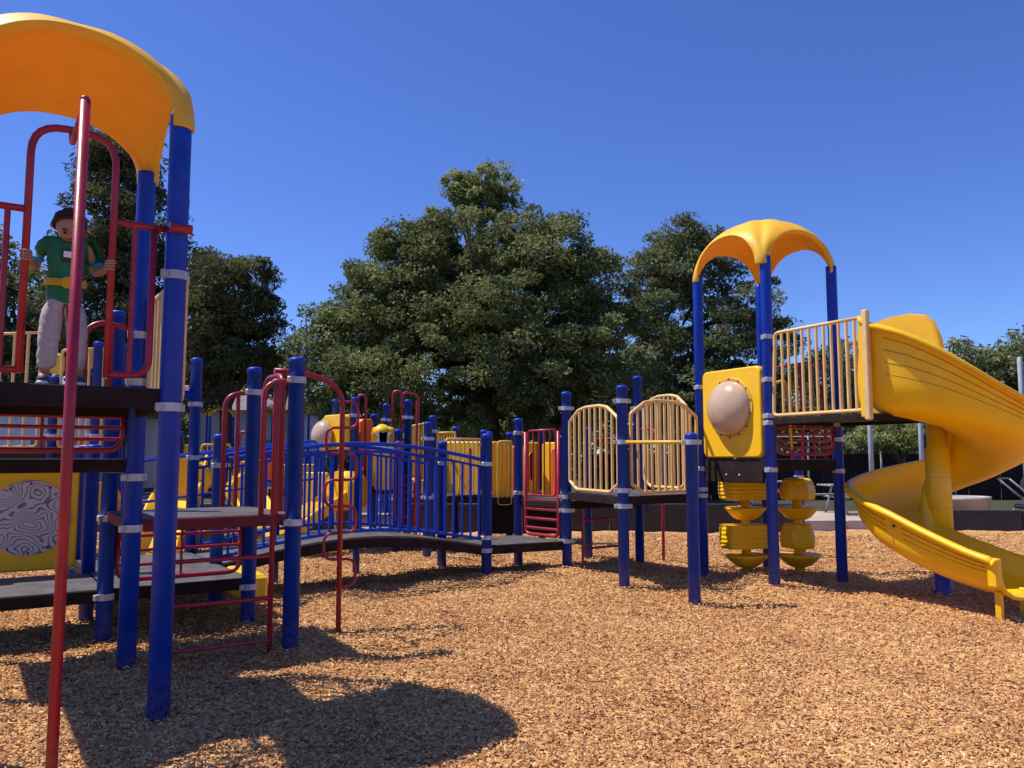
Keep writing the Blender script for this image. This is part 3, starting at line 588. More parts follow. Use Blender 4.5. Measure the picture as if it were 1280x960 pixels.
# bubble panel
A_, Bn = lerp(L_, N_, .075), lerp(L_, N_, .925); Lp = (Vector((*Bn, 0)) - Vector((*A_, 0))).length
g, dv, nv = rounded_panel(A_, Bn, 1.50, 2.58, .09, .08, (Lp * .5, .60, .32), 8); bp = part('bubble_panel', g, 'yellow', TR)
cb = Vector((*lerp(A_, Bn, .5), 2.10)); Mx = Matrix((dv, Vector((0, 0, 1)), nv)).transposed()
prof = [(.335 * math.cos(a), .22 * math.sin(a)) for a in np.linspace(0, math.pi / 2 - .02, 14)]
dome = part('bubble', Geo().lathe([(.335, -.015)] + prof, cb + nv * .045, 40, True, Mx), 'bubble', bp)
ring = part('bubble_rim', Geo().lathe([(.375, 0), (.375, .008), (.37, .014), (.345, .014), (.332, 0)], cb + nv * .046, 44, False, Mx), 'rail_yellow', bp)
for k in range(14):
    a = 2 * math.pi * (k + .5) / 14; part('bolt', Geo().lathe([(.012, 0), (.009, .008), (.001, .010)], cb + nv * .060 + dv * .358 * math.cos(a) + Vector((0, 0, .358 * math.sin(a))), 8, True, Mx), 'black', ring)
g = Geo(); m_ = lerp(L_, N_, .5); g.box((m_[0], m_[1], 1.30), dv * (Lp / 2 - .02), nv * .02, Vector((0, 0, .10)), .01); ap = part('apron_panel', g, 'fascia', TR)
for t in (-.12, .1): part('bolt', Geo().lathe([(.016, 0), (.012, .008), (.001, .010)], Vector((m_[0], m_[1], 1.29)) + dv * t + nv * .02, 8, True, Mx), 'galv', ap)
for z, (a, b) in ((1.36, (N_, R_)),): pass

# ------------------------------------------------------------------ spiral slide
SC = (4.68, 8.84)
SL = thing('spiral_slide', SC, 'yellow moulded spiral slide curling round its column down to the wood chips', 'slide')
def tab(t, rows):
    for (a, *va), (b, *vb) in zip(rows, rows[1:]):
        if a <= t <= b:
            k = (t - a) / (b - a); return [x + (y - x) * k for x, y in zip(va, vb)]
    return list(rows[-1][1:])
# progress in degrees: floor z, wall height, outer radius, inner wall
ROWS = [(0, 1.95, .98, 1.30, .50), (25, 1.88, .80, 1.22, .45), (60, 1.70, .44, 1.10, .34), (120, 1.46, .38, 1.0, .32), (200, 1.10, .42, .98, .36), (270, .84, .44, .90, .36), (330, .60, .50, .87, .36), (360, .43, .51, .93, .36), (400, .27, .46, .97, .34), (440, .19, .36, .98, .28)]
A0 = math.radians(-147)
secs = []
for k in range(0, 99):
    pr = 440 * k / 98; zf, wh, ro, iw = tab(pr, ROWS)
    if k and k < 98: # soften the table's corners
        q = [tab(min(440, max(0, pr + dd)), ROWS) for dd in (-18, -9, 0, 9, 18)]; zf, wh, ro, iw = [sum(x) / 5 for x in zip(*q)]
    if pr <= 360: a = A0 + math.radians(pr); ctr_ = Vector((SC[0], SC[1], 0))
    else: a = A0; ctr_ = Vector((SC[0], SC[1], 0)) + Vector((-math.sin(A0), math.cos(A0), 0)) * ((pr - 360) / 80 * 1.04)
    n_ = Vector((math.cos(a), math.sin(a), 0)); sec = []
    ri = .135
    prof = [(ri - .03, iw), (ri, iw + .012), (ri + .03, iw), (ri + .05, iw * .5), (ri + .11, .10), (ri + .25, .015), ((ri + ro) / 2, -.012), (ro - .28, .012), (ro - .14, .075), (ro - .075, .16)]
    for q in (.25, .40, .55, .70): prof.append((ro - .07 + .055 * q, .16 + (wh - .16) * q))
    prof += [(ro - .012, wh - .02), (ro, wh), (ro + .03, wh + .008), (ro + .06, wh - .004), (ro + .064, wh - .045)]
    secs.append([ctr_ + n_ * x + Vector((0, 0, zf + z)) for x, z in prof])
m = len(secs[0]); V = [p for s_ in secs for p in s_]; F = []
for i in range(len(secs) - 1):
    for j in range(m - 1): F.append((i * m + j, i * m + j + 1, (i + 1) * m + j + 1, (i + 1) * m + j))
g = Geo(); g.add(V, F, True); ch = part('chute', g, 'yellow', SL); md = ch.modifiers.new('thick', 'SOLIDIFY'); md.thickness = .022; md.offset = 0
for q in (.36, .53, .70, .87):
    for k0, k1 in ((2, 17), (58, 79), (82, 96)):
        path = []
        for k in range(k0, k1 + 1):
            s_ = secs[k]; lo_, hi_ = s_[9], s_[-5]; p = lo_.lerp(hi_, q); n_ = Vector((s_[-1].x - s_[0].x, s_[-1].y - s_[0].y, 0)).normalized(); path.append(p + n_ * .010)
        part('groove_shade_rib', Geo().tube(path, .0055, 6), 'groove_shade', ch)  # thin strips on the wall, coloured dark to stand for groove shading
colm = part('column', Geo().lathe([(.075, -.25), (.075, .36), (.125, .37), (.125, 1.6), (.10, 1.62), (.10, 2.6)], (SC[0], SC[1], 0), 26), 'yellow', SL)
part('footing', Geo().lathe([(.082, -.25), (.082, .345)], (SC[0], SC[1], 0), 20), 'blue', colm)
for z in (.62, .95, 1.28): part('seam', Geo().lathe([(.1245, z), (.1275, z + .002), (.1275, z + .008), (.1245, z + .010)], (SC[0], SC[1], 0), 26), 'rail_yellow', colm)
# section joints: raised flange with bolts
for k in (20, 40, 60, 80):
    s_ = secs[k]; s2 = secs[k + 1]; g = Geo(); 
    if k != 80: g.tube([p * 1.0 for p in s_[9:-2]], .012, 6)
    else: g.tube([p for p in s_[9:-2]], .014, 6)
    fl = part('joint', g, 'rail_yellow', SL)
    n_ = (s_[-3] - Vector((SC[0], SC[1], s_[-3].z))).normalized(); Mb = n_.to_track_quat('Z', 'Y').to_matrix()
    for hq in (.62, .86):
        q = s_[9].lerp(s_[-3], hq) + (s2[9] - s_[9]).normalized() * .05; part('bolt', Geo().lathe([(.017, 0), (.013, .012), (.001, .014)], q + n_ * .012, 8, True, Mb), 'black', fl)
tn = Vector((-math.sin(A0), math.cos(A0), 0)); rn = Vector((math.cos(A0), math.sin(A0), 0)); eb = secs[-1]; mid_ = eb[9].lerp(eb[-4], .5)
part('end_board', Geo().box(mid_ + rn * .03 - tn * .02, tn * .045, rn * .05, Vector((0, 0, (eb[-4].z - eb[9].z) / 2 + .03)), .012), 'yellow', SL)
# end lip and legs of the run-out
e = secs[-1]; g = Geo(); g.tube([p for p in e], .022, 8); part('end_lip', g, 'yellow', SL)
for q in (.25, .78):
    p = e[5].lerp(e[8], (q - .25) / .53); b = Vector((p.x - .03, p.y + .05, 0)); g = Geo(); tdir = Vector((math.cos(A0), math.sin(A0), 0))
    g.box((b.x, b.y, .06), tdir * .024, Vector((-tdir.y, tdir.x, 0)) * .03, Vector((0, 0, .20)), .006); part('leg', g, 'yellow', SL)
# high inner wall (hood) at the mouth
td = Vector((-math.sin(A0), math.cos(A0), 0)); rd = Vector((math.cos(A0), math.sin(A0), 0)); hb = Vector((SC[0], SC[1], 0)) + rd * .46
pts = []
for s_, zt in ((-.62, 2.92), (-.45, 3.0), (-.25, 3.05), (0, 3.06), (.18, 3.02), (.27, 2.93), (.33, 2.75), (.36, 2.45), (.37, 2.05)): pts.append((s_, zt))
g = Geo(); V = []; F = []
for i, (s_, zt) in enumerate(pts):
    for j in range(6):
        q = j / 5; z = 1.97 + (zt - 1.97) * q; lean = .10 * q ** 2 - .22 * max(0, q - .8) * 1.5; V.append(hb + td * s_ - rd * lean + Vector((0, 0, z)))
for i in range(len(pts) - 1):
    for j in range(5): F.append((i * 6 + j, (i + 1) * 6 + j, (i + 1) * 6 + j + 1, i * 6 + j + 1))
g.add(V, F, True); hd = part('hood', g, 'roof_yellow', SL); md = hd.modifiers.new('thick', 'SOLIDIFY'); md.thickness = .05; md.offset = 0; bv = hd.modifiers.new('edge', 'BEVEL'); bv.width = .015; bv.segments = 2; bv.limit_method = 'ANGLE'
# moulded mouth edge beside the entry post
g = Geo(); p0 = secs[0][-3]; g.box((p0.x + .03, p0.y - .02, ZX + .47), td * .05, rd * .035, Vector((0, 0, .52)), .02); part('mouth_edge', g, 'yellow', SL)

# ------------------------------------------------------------------ pod climbers behind the right tower
def pod_climber(x, y, label, turn, hx, hy, knobs):
    r = thing('pod_climber', (x, y), label, 'climber', 'yellow pod climbers')
    part('stem', Geo().lathe([(.06, -.2), (.06, 1.25)], (x, y, 0), 16), 'yellow', r)
    for z, rr in ((.10, .27), (.70, .25)):
        part('dish', Geo().lathe([(.10, z), (.16, z + .03), (rr, z + .13), (rr + .02, z + .15), (rr, z + .165), (.10, z + .15), (.07, z + .16)], (x, y, 0), 24), 'yellow', r)
    for z, h in ((.34, .30), (.96, .26)):
        g = Geo(); prof = []; nr = 5
        V = []; F = []; seg = 28
        for i in range(nr * 2 + 2):
            zz = z + h * i / (nr * 2 + 1); sh = .0 if i % 2 else .014
            for k in range(seg):
                a = 2 * math.pi * k / seg; q = i / (nr * 2 + 1); ex = .45 if not knobs else .9
                ca, sa = math.cos(a), math.sin(a); lob = 1 + (.10 * math.cos(5 * a + 3 * z) if knobs else .03 * math.cos(3 * a)); sl = 1 - (.30 * q ** 3 if knobs else .10 * q) - .12 * (1 - q) ** 3
                ux, uy = math.copysign(abs(ca) ** ex, ca) * (hx * lob * sl - sh * .7), math.copysign(abs(sa) ** ex, sa) * (hy * lob * sl - sh * .7)
                V.append((x + ux * math.cos(turn) - uy * math.sin(turn), y + ux * math.sin(turn) + uy * math.cos(turn), zz))
        for i in range(nr * 2 + 1):
            for k in range(seg): F.append((i * seg + k, i * seg + (k + 1) % seg, (i + 1) * seg + (k + 1) % seg, (i + 1) * seg + k))
        F += [tuple(range(seg))[::-1], tuple(range((nr * 2 + 1) * seg, (nr * 2 + 2) * seg))]; g.add(V, F, knobs); st = part('ribbed_step', g, 'yellow', r)
        if knobs:
            for k in range(5):
                a = 2 * math.pi * k / 5 + z; part('knob', Geo().lathe([(.085, -.05), (.08, .0), (.05, .022), (.001, .028)], (x + .11 * math.cos(a), y + .11 * math.sin(a), z + h - .012), 12), 'yellow', st)
    return r
pod_climber(3.02, 10.46, 'yellow stacked pod climber with broad ribbed steps under the bubble-panel tower', .30, .36, .20, False)
pod_climber(3.71, 10.50, 'yellow stacked pod climber with knobbly rounded steps between tower and slide', .5, .22, .22, True)
post(TR, 4.42, 12.4, 1.55, (1.2, .75))

# ------------------------------------------------------------------ farther play units
def fx(px, Y): return (X_at(px, Y), Y)
def fpost(root, px, ytop, Y, cl=()): return post(root, *fx(px, Y), Z_at(ytop, Y), cl)
def fpanel(root, px0, Y0, px1, Y1, yt, yb, mat, name='panel', t=.07, rad=.08):
    a, b = fx(px0, Y0), fx(px1, Y1); Ym = (Y0 + Y1) / 2; g, dv, nv = rounded_panel(a, b, Z_at(yb, Ym), Z_at(yt, Ym), t, rad, None, 5); return part(name, g, mat, root), dv, nv
def fguard(root, px0, Y0, px1, Y1, yt, yb, n, mat, r=.014):
    Ym = (Y0 + Y1) / 2; return barrier(root, fx(px0, Y0), fx(px1, Y1), [(.03, Z_at(yt, Ym)), (.97, Z_at(yt, Ym))], [(.03, Z_at(yb, Ym)), (.97, Z_at(yb, Ym))], n, mat, r=r, rf=.02)
def farch(root, px0, px1, Y, yt, yb, mat='red', dY=0.0):
    return pipe('entry_arch', [v3(fx(px0, Y), Z_at(yb, Y)), v3(fx(px0, Y), Z_at(yt, Y)), v3(fx(px1, Y + dY), Z_at(yt, Y)), v3(fx(px1, Y + dY), Z_at(yb, Y))], .024, mat, root, rad=.18)
# unit behind the bridge: bubble box, orange tube end, graphic panel
U1 = thing('play_tower', fx(455, 14.4), 'distant play unit with yellow bubble box, orange panel and red arches behind the footbridge', 'play tower')
for px, yt, Y in ((419, 500, 14.0), (443, 497, 13.4), (468, 518, 14.6), (483, 505, 15.0), (510, 500, 13.6), (498, 537, 13.2)): fpost(U1, px, yt, Y, (Z_at(yt, Y) - .3,))
deck(U1, [fx(418, 13.9), fx(442, 13.3), fx(510, 13.6), fx(484, 15.0)], 1.02, drop=.12)
pnl, dv, nv = fpanel(U1, 413, 13.9, 438, 13.4, 519, 562, 'yellow', t=.3)
c = v3(fx(415, 13.7), Z_at(545, 13.7)); part('bubble', Geo().lathe([(.27, 0)] + [(.27 * math.cos(a), .2 * math.sin(a)) for a in np.linspace(.1, 1.55, 8)], c + nv * .12 - dv * .05, 20, True, Matrix((dv, Vector((0, 0, 1)), nv)).transposed()), 'bubble', pnl)
fpanel(U1, 447, 13.7, 463, 13.9, 524, 600, 'orange', t=.2); fpanel(U1, 466, 13.5, 492, 13.3, 534, 612, 'yellow', t=.12)
g = Geo()
for k, (px, s_) in enumerate(((472, -.18), (480, 0.0), (487, .18))):
    q = v3(fx(px, 13.12), 0); g.slab([q + Vector((-.05 + s_ * .4, 0, Z_at(562, 13.3))), q + Vector((.05 + s_ * .2, 0, Z_at(562, 13.3))), q + Vector((.07 - s_, 0, Z_at(541, 13.3))), q + Vector((-.07 - s_, 0, Z_at(541, 13.3)))], (0, -1, 0), .05)
part('petal_motif', g, 'white', U1)
part('roof_knob', Geo().lathe([(.02, Z_at(546, 13.3)), (.17, Z_at(544, 13.3)), (.15, Z_at(536, 13.3)), (.06, Z_at(531, 13.3)), (.01, Z_at(530, 13.3))], (*fx(478, 13.35), 0), 18), 'yellow', U1)
farch(U1, 447, 457, 13.5, 494, 598); farch(U1, 491, 502, 13.9, 489, 560); farch(U1, 502, 523, 13.9, 490, 540, dY=.6); farch(U1, 495, 503, 13.0, 553, 650)
for k in range(4): # rope net
    pass
# climbing net
CN = thing('climbing_net', fx(515, 13.2), 'maroon chain climbing net hung below the play unit past the bridge', 'climbing net')
g = Geo()
for k in range(6): p = fx(506 + 4 * k, 13.2 + .05 * k); g.tube([(p[0], p[1], -.05), (p[0], p[1] + .1, Z_at(595, 13.2))], .012, 6)
for k in range(9):
    z = .15 + .13 * k; a, b = fx(506, 13.2), fx(526, 13.45); g.tube([(a[0], a[1], z), (b[0], b[1], z)], .012, 6)
part('net', g, 'red', CN)
# yellow tube slide beneath the bubble box
def hump_slide(px, Y, label, ang, size=1.0, group=None):
    x, y = fx(px, Y); r = thing('slide', (x, y), label, 'slide', group); u = Vector((math.cos(ang), math.sin(ang), 0)); v = Vector((-u.y, u.x, 0)); V = []; F = []; n = 14
    for k in range(n + 1):
        t = k / n; z = (1.25 * (1 - t) ** 1.2 * (1 - .15 * math.sin(6.28 * t)) + .12) * size
        for a, h in ((-.33, .30), (-.30, .05), (-.15, 0), (.15, 0), (.30, .05), (.33, .30)): V.append(Vector((x, y, z + h * size)) + u * (t * 1.8 - .2) * size + v * a * size)
    for k in range(n):
        for j in range(5): F.append((k * 6 + j, k * 6 + j + 1, k * 6 + j + 7, k * 6 + j + 6))
    g = Geo(); g.add(V, F, True); o = part('chute', g, 'yellow', r); md = o.modifiers.new('t', 'SOLIDIFY'); md.thickness = .04; md.offset = 0
    g = Geo(); g.lathe([(.40 * size, 0), (.40 * size, .5 * size)], Vector((x, y, 1.2 * size)) - u * .3 * size, 20, True, u.to_track_quat('Z', 'Y').to_matrix()); part('hood', g, 'yellow', r)
    for s_ in (-.25, .25): bar('leg', Vector((x, y, -.1)) + v * s_ * size, Vector((x, y, 1.2 * size)) + v * s_ * size, .03, 'steel_pole', r)
    return r
hump_slide(432, 13.2, 'yellow slide running down from the bubble box behind the bridge pickets', -2.3, .8)
hump_slide(232, 13.0, 'yellow hooded slide beyond the blue handrails beside the tall tower', -1.4, .95)
fpanel(U1, 384, 13.8, 412, 13.6, 590, 640, 'yellow', 'slide_side', t=.16); fpanel(U1, 440, 13.2, 460, 13.3, 596, 632, 'orange', 'slide_side', t=.16)
hump_slide(312, 13.6, 'yellow slide trough seen between the red hand loops', -1.0, .78)
# steps
ST = thing('steps', fx(472, 14.8), 'grey block steps under the distant play unit', 'steps')
for k in range(4):
    g = Geo(); a = fx(472, 14.6 + .28 * k); g.box((a[0], a[1], .12 + .12 * k), Vector((.42, 0, 0)), Vector((0, .13, 0)), Vector((0, 0, .12 + .12 * k)), .015); part('step', g, 'concrete', ST)
# second unit: yellow guards
U2 = thing('play_platform', fx(560, 14.2), 'distant play deck ringed by slim yellow bar guards behind the bridge', 'play platform')
for px, yt, Y in ((541, 520, 13.0), (535, 528, 12.2), (570, 534, 14.6), (552, 556, 12.6), (605, 538, 13.8), (484 + 53, 560, 14.4)): fpost(U2, px, yt, Y, (Z_at(yt, Y) - .25, .9))
deck(U2, [fx(541, 12.9), fx(604, 13.7), fx(572, 15.2), fx(520, 14.6)], .88, drop=.12)
fguard(U2, 515, 14.4, 534, 13.2, 531, 600, 5, 'rail_yellow'); fguard(U2, 545, 14.8, 570, 14.5, 541, 600, 6, 'rail_yellow'); fguard(U2, 556, 13.4, 604, 13.8, 549, 624, 7, 'tan')
fpanel(U2, 556, 14.5, 604, 14.2, 552, 624, 'yellow', t=.1); fpanel(U2, 583, 13.9, 592, 13.9, 560, 620, 'orange', t=.1)
bar('bar', v3(fx(521, 13.1), .05), v3(fx(521, 13.1), Z_at(500, 13.1)), .02, 'red', U2)
# third unit: yellow enclosure
U3 = thing('play_platform', fx(655, 14.6), 'yellow walled play deck with orange ends behind the red step ladder', 'play platform')
for px, yt, Y in ((611, 540, 13.8), (637, 541, 14.6), (677, 537, 14.4), (703, 545, 13.9)): fpost(U3, px, yt, Y, (.9,))
deck(U3, [fx(610, 13.9), fx(704, 13.9), fx(700, 15.2), fx(614, 15.2)], .82, drop=.14)
fpanel(U3, 612, 14.0, 636, 14.3, 552, 626, 'yellow', t=.1); fpanel(U3, 655, 14.4, 675, 14.5, 553, 626, 'yellow', t=.1); fpanel(U3, 679, 14.3, 702, 14.0, 553, 626, 'yellow', t=.1); fpanel(U3, 640, 14.5, 653, 14.6, 556, 626, 'orange', t=.1); fpanel(U3, 690, 14.0, 701, 13.9, 560, 626, 'orange', t=.12)
fguard(U3, 622, 13.9, 640, 13.9, 552, 630, 2, 'rail_yellow'); fpanel(U3, 660, 14.2, 668, 14.2, 565, 600, 'orange', t=.12)
g = Geo(); a, b = fx(612, 14.1), fx(702, 14.1); m_ = lerp(a, b, .5); g.box((m_[0], m_[1], .42), Vector((.62, 0, 0)), Vector((0, .02, 0)), Vector((0, 0, .24)), .01); part('skirt_panel', g, 'fascia', U3)
# left far units
U4 = thing('play_platform', fx(30, 12.5), 'yellow barred play deck seen beneath and behind the tall tower', 'play platform')
for px, yt, Y in ((66, 470, 11.4), (119, 427, 11.2), (-20, 430, 12.4), (150, 430, 12.6)): fpost(U4, px, yt, Y, (Z_at(545, Y),))
deck(U4, [fx(-40, 11.6), fx(64, 11.4), fx(118, 11.2), fx(100, 12.8), fx(-20, 13.0)], Z_at(566, 11.6), drop=.1)
fguard(U4, -40, 11.7, 50, 11.5, 416, 558, 4, 'tan', r=.022)
fguard(U4, 72, 11.4, 128, 11.2, 436, 558, 5, 'tan', r=.018)
fpanel(U4, 60, 12.4, 76, 12.4, 442, 468, 'yellow', t=.1); fpanel(U4, 96, 12.6, 112, 12.6, 434, 462, 'roof_yellow', t=.1); fpanel(U4, 60, 12.2, 110, 12.3, 548, 572, 'orange', t=.1)
hump_slide(128, 12.4, 'small yellow slide below the contour panel deck', -.6, .7)
U5 = thing('play_platform', fx(280, 14.2), 'yellow and orange panelled play deck half hidden behind the red hand loops', 'play platform')
for px, yt, Y in ((226, 540, 14.0), (292, 560, 14.3), (348, 552, 14.2), (402, 560, 14.6)): fpost(U5, px, yt, Y, (.9,))
deck(U5, [fx(224, 13.9), fx(402, 14.3), fx(398, 15.4), fx(230, 15.2)], .95, drop=.12)
fpanel(U5, 228, 14.1, 250, 14.1, 556, 604, 'yellow', t=.12); fpanel(U5, 294, 14.2, 320, 14.2, 576, 604, 'yellow', t=.12); fpanel(U5, 322, 14.2, 346, 14.2, 574, 602, 'orange', t=.12); fpanel(U5, 352, 14.3, 398, 14.4, 580, 640, 'yellow', t=.12)
fguard(U5, 252, 14.1, 290, 14.2, 556, 604, 4, 'rail_yellow'); farch(U5, 300, 312, 14.0, 540, 600)
# ramp with double handrails
RP = thing('access_ramp', fx(250, 12.2), 'grey access ramp with blue double handrails behind the tall tower', 'ramp')
a, b = (-5.6, 11.6), (-3.2, 13.2)
g = Geo(); dvr = Vector((b[0] - a[0], b[1] - a[1], 0)); nvr = Vector((-dvr.y, dvr.x, 0)).normalized(); L0 = [v3(a, .12), v3(b, .50), v3(b, .42), v3(a, .04)]; g.slab(L0, nvr, 1.1); part('ramp_deck', g, 'deck', RP)
for off in (0, 1.1):
    o3 = nvr * off; hr = part('handrail', Geo().tube(fillet([v3(a, 0) + o3, v3(a, 1.42) + o3, v3(b, 1.78) + o3, v3(b, .4) + o3], .12), .022), 'blue', RP); bar('rail', v3(a, .82) + o3, v3(b, 1.16) + o3, .02, 'blue', hr)
    for t in (.33, .66): q = lerp((*a, 0), (*b, 0), t); bar('upright', Vector(q) + o3, Vector((q[0], q[1], 1.42 + .36 * t)) + o3, .018, 'blue', hr)
# small far shelters with yellow roofs
for (px, Y, yt, lab) in ((275, 33, 507, 'small yellow roofed shelter just right of the tall tower posts'), (330, 35, 507, 'small pale yellow roofed shelter glimpsed between red hand loops'), (396, 33, 504, 'small yellow roofed shelter left of the distant bubble box')):
    x, y = fx(px, Y); r = thing('play_shelter', (x, y), lab, 'shelter', 'far yellow roofed shelters'); h = Z_at(yt, Y)
    arch_canopy(r, (x, y), .52, (.88, .47), (-.47, .88), h - .45, .25, .42, thick=.04)
    for i in (-1, 1):
        for j in (-1, 1): post(r, x + .45 * (i * .88 - j * .47), y + .45 * (i * .47 + j * .88), h - .42, (), False, r=.045)

# ------------------------------------------------------------------ background furniture
def picnic_table(x, y, rot, label):
    r = thing('picnic_table', (x, y), label, 'picnic table', 'picnic tables past the slide'); u = Vector((math.cos(rot), math.sin(rot), 0)); v = Vector((-u.y, u.x, 0)); c = Vector((x, y, 0))
    for k in range(4): part('plank', Geo().box(c + v * (-.30 + .2 * k) + Vector((0, 0, .74)), u * .95, v * .092, Vector((0, 0, .022)), .006), 'table_wood', r)
    for s_ in (-1, 1): part('bench', Geo().box(c + v * s_ * .70 + Vector((0, 0, .45)), u * .95, v * .13, Vector((0, 0, .022)), .006), 'table_wood', r)
    for s_ in (-.6, .6):
        part('leg', Geo().tube([c + u * s_ - v * .62 + Vector((0, 0, -.06)), c + u * s_ - v * .2 + Vector((0, 0, .72))], .03, 8), 'steel_pole', r); part('leg', Geo().tube([c + u * s_ + v * .62 + Vector((0, 0, -.06)), c + u * s_ + v * .2 + Vector((0, 0, .72))], .03, 8), 'steel_pole', r)
        part('cross_bar', Geo().tube([c + u * s_ - v * .72 + Vector((0, 0, .41)), c + u * s_ + v * .72 + Vector((0, 0, .41))], .025, 8), 'steel_pole', r)
picnic_table(9.6, 22.5, .1, 'weathered grey picnic table behind the pod climbers'); picnic_table(11.6, 24.5, -.05, 'weathered grey picnic table behind the slide column'); picnic_table(7.9, 25.5, .2, 'weathered grey picnic table deepest in the tree shade')
picnic_table(-11.3, 20.5, .1, 'weathered grey picnic table beyond the lower left decks')
for k, (px, Y, h) in enumerate(((1087, 20.5, 2.9), (1150, 21.5, 2.9), (1279, 20.0, 4.0))):
    x, y = fx(px, Y); r = thing('steel_pole', (x, y), ('bare grey steel pole behind the slide entry', 'bare grey steel pole behind the slide column', 'tall pale steel pole right of the slide')[k], 'pole'); part('shaft', Geo().lathe([(.06, -.2), (.06, h), (.045, h + .02), (.01, h + .03)], (x, y, 0), 14), 'steel_pole', r); part('base_plate', Geo().box((x, y, -.03), (.14, 0, 0), (0, .14, 0), (0, 0, .015), .004), 'galv', r)
# planter drum and stroller
x, y = 10.6, 18.9; r = thing('planter', (x, y), 'round pale concrete planter behind the black border wall', 'planter'); part('drum', Geo().lathe([(.50, -.1), (.52, .50), (.55, .52), (.55, .60), (.47, .60), (.46, .52)], (x, y, 0), 26), 'concrete', r); part('soil', Geo().lathe([(.455, .50), (.455, .54)], (x, y, 0), 26), 'black', r)
def stroller(x, y):
    r = thing('stroller', (x, y), 'folded dark stroller with silver frame parked behind the border wall', 'stroller'); c = Vector((x, y, 0))
    for s_ in (-.22, .22):
        part('frame_tube', Geo().tube([c + Vector((-.55, s_, 1.02)), c + Vector((-.2, s_, .72)), c + Vector((.5, s_, .16))], .02, 8), 'galv', r); part('frame_tube', Geo().tube([c + Vector((-.35, s_, .16)), c + Vector((.05, s_, .55)), c + Vector((.32, s_, .95))], .02, 8), 'galv', r)
        for dx, rr in ((-.38, .15), (.5, .11)):
            q = c + Vector((dx, s_, rr - .04)); Mx = Vector((0, 1, 0)).to_track_quat('Z', 'Y').to_matrix(); part('wheel', Geo().lathe([(rr - .035, -.02), (rr, -.012), (rr, .012), (rr - .035, .02)], q, 20, False, Mx), 'black', r)
    part('handle', Geo().tube([c + Vector((-.55, -.22, 1.02)), c + Vector((-.55, .22, 1.02))], .022, 8), 'black', r)
    part('seat', Geo().box(c + Vector((.02, 0, .52)), Vector((.26, 0, .16)), Vector((0, .19, 0)), Vector((-.02, 0, .04)), .02), 'black', r); part('canopy_hood', Geo().lathe([(.27, -.2), (.29, 0), (.25, .2)], c + Vector((.2, 0, .86)), 16, True, Vector((0, 1, 0)).to_track_quat('Z', 'Y').to_matrix()), 'black', r)
stroller(11.9, 18.6)
# border timbers round the mulch
def border(name, a, b, h, mat, label, n):
    r = thing(name, lerp(a, b, .5), label, 'border wall'); A, B = Vector((*a, 0)), Vector((*b, 0)); u = (B - A) / n
    for k in range(n):
        c = A + u * (k + .5); part('timber', Geo().box(c + Vector((0, 0, h / 2 - .05)), u * .496, Vector((-u.y, u.x, 0)).normalized() * .07, Vector((0, 0, h / 2 + .05)), .012), mat, r)
    return r
border('border_wall', (9.2, 17.1), (16.5, 16.3), .40, 'black', 'low black border wall closing the mulch right of the slide', 5)
border('border_wall', (6.0, 16.9), (9.0, 17.1), .20, 'concrete', 'low pale kerb edging the mulch behind the pod climbers', 3)
border('border_wall', (-15, 17.0), (5.8, 16.7), .55, 'black', 'low black border wall closing the mulch behind the footbridge', 11)
# dark fence past the tables
FN = thing('fence', (9, 31), 'dark boarded fence in the shade past the picnic tables', 'fence')
for k in range(34):
    x0 = 3.0 + .62 * k; part('board', Geo().box((x0, 31 + .02 * (k % 2), .75), Vector((.30, 0, 0)), Vector((0, .02, 0)), Vector((0, 0, .9)), .006), 'fascia', FN)
for k in range(8): part('post', Geo().tube([(3.0 + 2.8 * k, 30.9, -.2), (3.0 + 2.8 * k, 30.9, 2.4)], .04, 8), 'steel_pole', FN)
part('top_rail', Geo().tube([(2.9, 30.9, 2.3), (24, 30.9, 2.3)], .025, 8), 'steel_pole', FN)
# buildings glimpsed on the left
def building(x0, x1, y, depth, h, rh, label, wins):
    r = thing('building', ((x0 + x1) / 2, y), label, 'building'); cx = (x0 + x1) / 2
    part('wall', Geo().box((cx, y + depth / 2, h / 2 - .1), ((x1 - x0) / 2, 0, 0), (0, depth / 2, 0), (0, 0, h / 2 + .1)), 'wall_pale', r)
    g = Geo(); o = .4; V = [(x0 - o, y - o, h), (x1 + o, y - o, h), (x1 + o, y + depth + o, h), (x0 - o, y + depth + o, h), (x0 - o, y + depth / 2, h + rh), (x1 + o, y + depth / 2, h + rh)]
    g.add(V, [(0, 1, 5, 4), (2, 3, 4, 5), (0, 4, 3), (1, 2, 5), (3, 2, 1, 0)]); part('roof', g, 'roof_grey', r)
    for (wx, wz, ww, wh) in wins:
        f = part('window', Geo().box((wx, y - .03, wz), (ww / 2, 0, 0), (0, .03, 0), (0, 0, wh / 2), .01), 'white', r); part('pane', Geo().box((wx, y - .065, wz), (ww / 2 - .07, 0, 0), (0, .008, 0), (0, 0, wh / 2 - .07)), 'glass', f)
    return r
building(-32, -19.5, 38, 8, 3.6, .9, 'pale low building past the decks of the tall tower', [(-25.5, 1.8, .9, 1.4), (-22.4, 1.8, .9, 1.4), (-29, 1.8, .9, 1.4)])
building(-18.0, -12.6, 46, 6, 4.2, 1.2, 'pale grey hut with a pitched roof behind the red hand loops', [(-16.5, 2, 1, 1.2), (-14.2, 2, 1, 1.2)])

